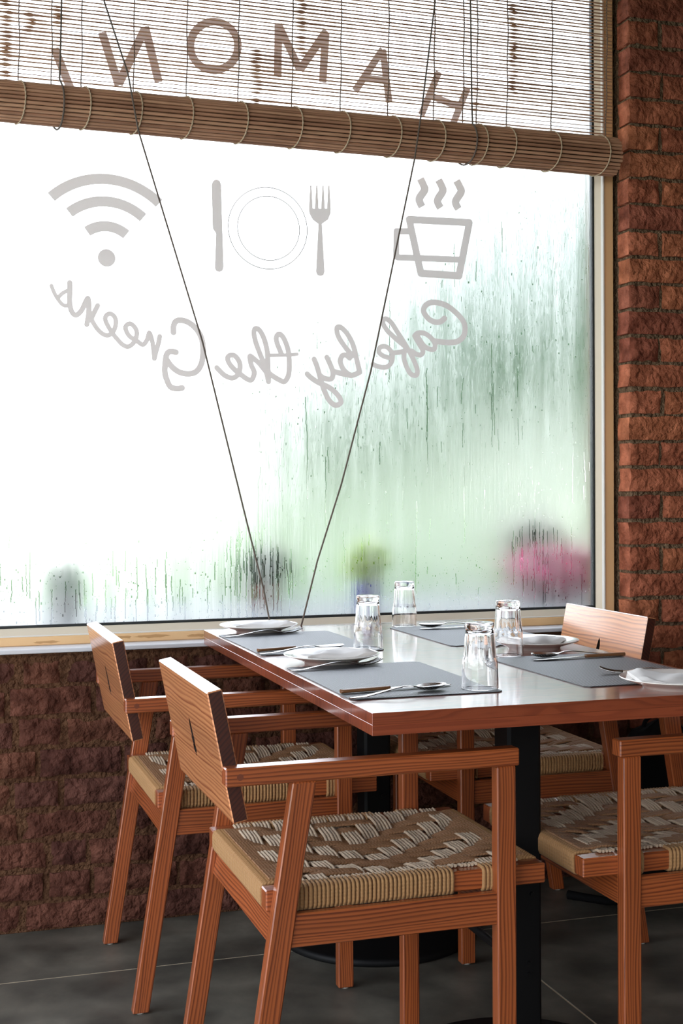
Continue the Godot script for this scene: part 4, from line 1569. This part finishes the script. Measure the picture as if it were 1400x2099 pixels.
func shrub(called: String, cat: String, at: Vector3, label: String, m: Material, pot: Material, pr: float, ph: float, r: Vector3, count: int, size: float, lift := 0.6) -> Node3D:
	var o := thing(called, label, cat, at)
	var st := mb()
	lathe(st, [Vector2(0.0001, 0.0), Vector2(pr * 0.72, 0.0), Vector2(pr * 0.98, ph * 0.92), Vector2(pr, ph * 0.93), Vector2(pr, ph), Vector2(pr * 0.9, ph), Vector2(pr * 0.86, ph * 0.85), Vector2(0.0001, ph * 0.85)], 28, Vector3.ZERO, true)
	obj(st, "pot", pot, o)
	st = mb()
	tube(st, [Vector3(0, ph * 0.8, 0), Vector3(0.005, ph + r.y * 0.8, 0)], [pr * 0.14, pr * 0.08], 7)
	obj(st, "stem", M.bark, o)
	crown("foliage", m, o, Vector3(0, ph + r.y * lift, 0), r, count, size)
	return o

func build_outside() -> void:
	rng.seed = 99
	leaf = leaf_mesh()
	var st := mb()
	box(st, Vector3(-60, -0.5, -90), Vector3(60, -0.25, 30), 0.01)
	var g := obj(st, "ground", M.lawn, self)
	g.set_meta("kind", "structure")
	st = mb()
	box(st, Vector3(-9, -0.25, -3.2), Vector3(9, -0.215, -0.17), 0.005)
	box(st, Vector3(-9, -0.25, -0.17), Vector3(-2.61, -0.215, 8.0), 0.005)  # pale paving added out of view to bounce light onto the backrests
	var path := obj(st, "path", M.concrete, self)
	path.set_meta("kind", "structure")
	st = mb()
	box(st, Vector3(-4.0, -0.215, -0.95), Vector3(4.0, 0.735, -0.20), 0.01)
	var ledge := obj(st, "terrace", M.ledge_stone, self)
	ledge.set_meta("kind", "structure")
	var ly := 0.735
	shrub("potted_shrub", "shrub", Vector3(0.34, ly, -0.62), "small dark shrub in a red pot, blurred behind the left cord", M.leaf_dark, M.pot_red, 0.045, 0.08, Vector3(0.085, 0.075, 0.07), 900, 0.022)
	shrub("potted_shrub", "shrub", Vector3(0.575, ly, -0.30), "bright green bush in a blue pot seen through the glass right of the cords", M.leaf_fresh, M.pot_blue, 0.042, 0.10, Vector3(0.062, 0.062, 0.055), 900, 0.022, 0.9)
	shrub("potted_shrub", "shrub", Vector3(-0.305, ly, -0.42), "small green bush low at the left of the fogged window", M.leaf, M.pot_grey, 0.045, 0.08, Vector3(0.06, 0.07, 0.05), 600, 0.02)
	var f := shrub("flowering_bush", "flowers", Vector3(1.32, ly, -0.55), "blurred bush of pink flowers at the lower right of the window", M.leaf, M.pot_grey, 0.09, 0.05, Vector3(0.17, 0.09, 0.12), 900, 0.03)
	crown("blossom", M.petal_pink, f, Vector3(0, 0.10, 0.02), Vector3(0.18, 0.09, 0.13), 1300, 0.03)
	shrub("potted_shrub", "shrub", Vector3(1.36, ly, -0.80), "dark rounded shrub behind the pink flowers", M.leaf_dark, M.pot_grey, 0.06, 0.12, Vector3(0.11, 0.10, 0.09), 900, 0.03)
	# hedges and trees
	var hl := ["pale green hedge outside, low at the window's left edge", "pale green hedge outside, between the left chair back and the cords", "pale green hedge outside, behind the tumblers", "pale green hedge outside, behind the pink flowers"]
	for k in 4:
		var o := thing("hedge", hl[k], "hedge", Vector3(-0.6 + 2.35 * k, -0.25, -8.5 + 0.1 * k), 0.0, "hedges across the lawn")
		crown("foliage", M.hedge_leaf, o, Vector3(0, 0.50, 0), Vector3(1.15, 0.42, 0.4), 1500, 0.11)
	tree(Vector3(11.2, -0.25, -20.0), 8.6, Vector3(2.2, 3.6, 2.2), 5200, "tallest green tree beyond the fogged glass at the window's right end", M.leaf)
	tree(Vector3(8.9, -0.25, -21.0), 6.3, Vector3(2.1, 3.0, 2.0), 4200, "round green tree beyond the glass, next left of the tallest", M.leaf)
	tree(Vector3(6.4, -0.25, -22.0), 4.6, Vector3(2.4, 2.1, 1.8), 3400, "low pale green tree beyond the glass behind the right cord", M.leaf)
	tree(Vector3(15.0, -0.25, -22.0), 8.0, Vector3(3.0, 4.0, 3.0), 3800, "broad green tree outside, mostly hidden by the brick pier", M.leaf, 0.45)

# ---------------------------------------------------------------- scene
func _ready() -> void:
	var cam := Camera3D.new()
	cam.name = "camera"
	cam.fov = 42.049
	cam.near = 0.05
	cam.far = 300.0
	var fw := Vector3(0.29677, -0.01654, -0.95481)
	var right := Vector3(0.95490, -0.00652, 0.29686)
	cam.transform = Transform3D(Basis(right, right.cross(fw), -fw).orthonormalized(), Vector3(-0.6814, 1.1106, 3.4925))
	add_child(cam)
	cam.current = true
	var we := WorldEnvironment.new()
	we.name = "world_environment"
	var env := Environment.new()
	env.background_mode = Environment.BG_SKY
	var sky := Sky.new()
	var sm := ProceduralSkyMaterial.new()
	sm.sky_top_color = Color(0.86, 0.92, 1.0)
	sm.sky_horizon_color = Color(1.0, 1.0, 1.0)
	sm.ground_horizon_color = Color(0.80, 0.82, 0.80)
	sm.ground_bottom_color = Color(0.5, 0.5, 0.48)
	sm.sky_curve = 0.3
	sky.sky_material = sm
	env.sky = sky
	env.background_energy_multiplier = 5.2
	env.tonemap_mode = Environment.TONE_MAPPER_LINEAR
	env.tonemap_exposure = 1.0
	env.sdfgi_enabled = true
	env.ssao_enabled = true
	env.ssil_enabled = true
	we.environment = env
	add_child(we)
	make_materials()
	mat("smear", c8(196, 150, 98), 0.5)
	mat("vinyl_brown", c8(176, 126, 100), 0.7)
	(M.vinyl_brown as StandardMaterial3D).backlight_enabled = true
	(M.vinyl_brown as StandardMaterial3D).backlight = Color(0.6, 0.58, 0.56)
	mat("vinyl_ring", c8(150, 146, 142), 0.7)
	mat("hedge_leaf", c8(92, 132, 80), 0.7)
	mat("warp_cord", c8(120, 100, 86), 0.8)
	mat("dark_slit_wall", c8(34, 20, 14), 0.6)  # slit walls toned much darker than the backrest face
	mat("peg_wood", c8(116, 58, 34), 0.5)
	mat("handle_reflection", c8(120, 82, 52), 0.35)  # brown stands in for steel reflecting the wood around it
	build_room()
	build_window()
	build_blind()
	build_table()
	build_chairs()
	build_settings()
	build_decals()
	build_bag()
	build_outside()
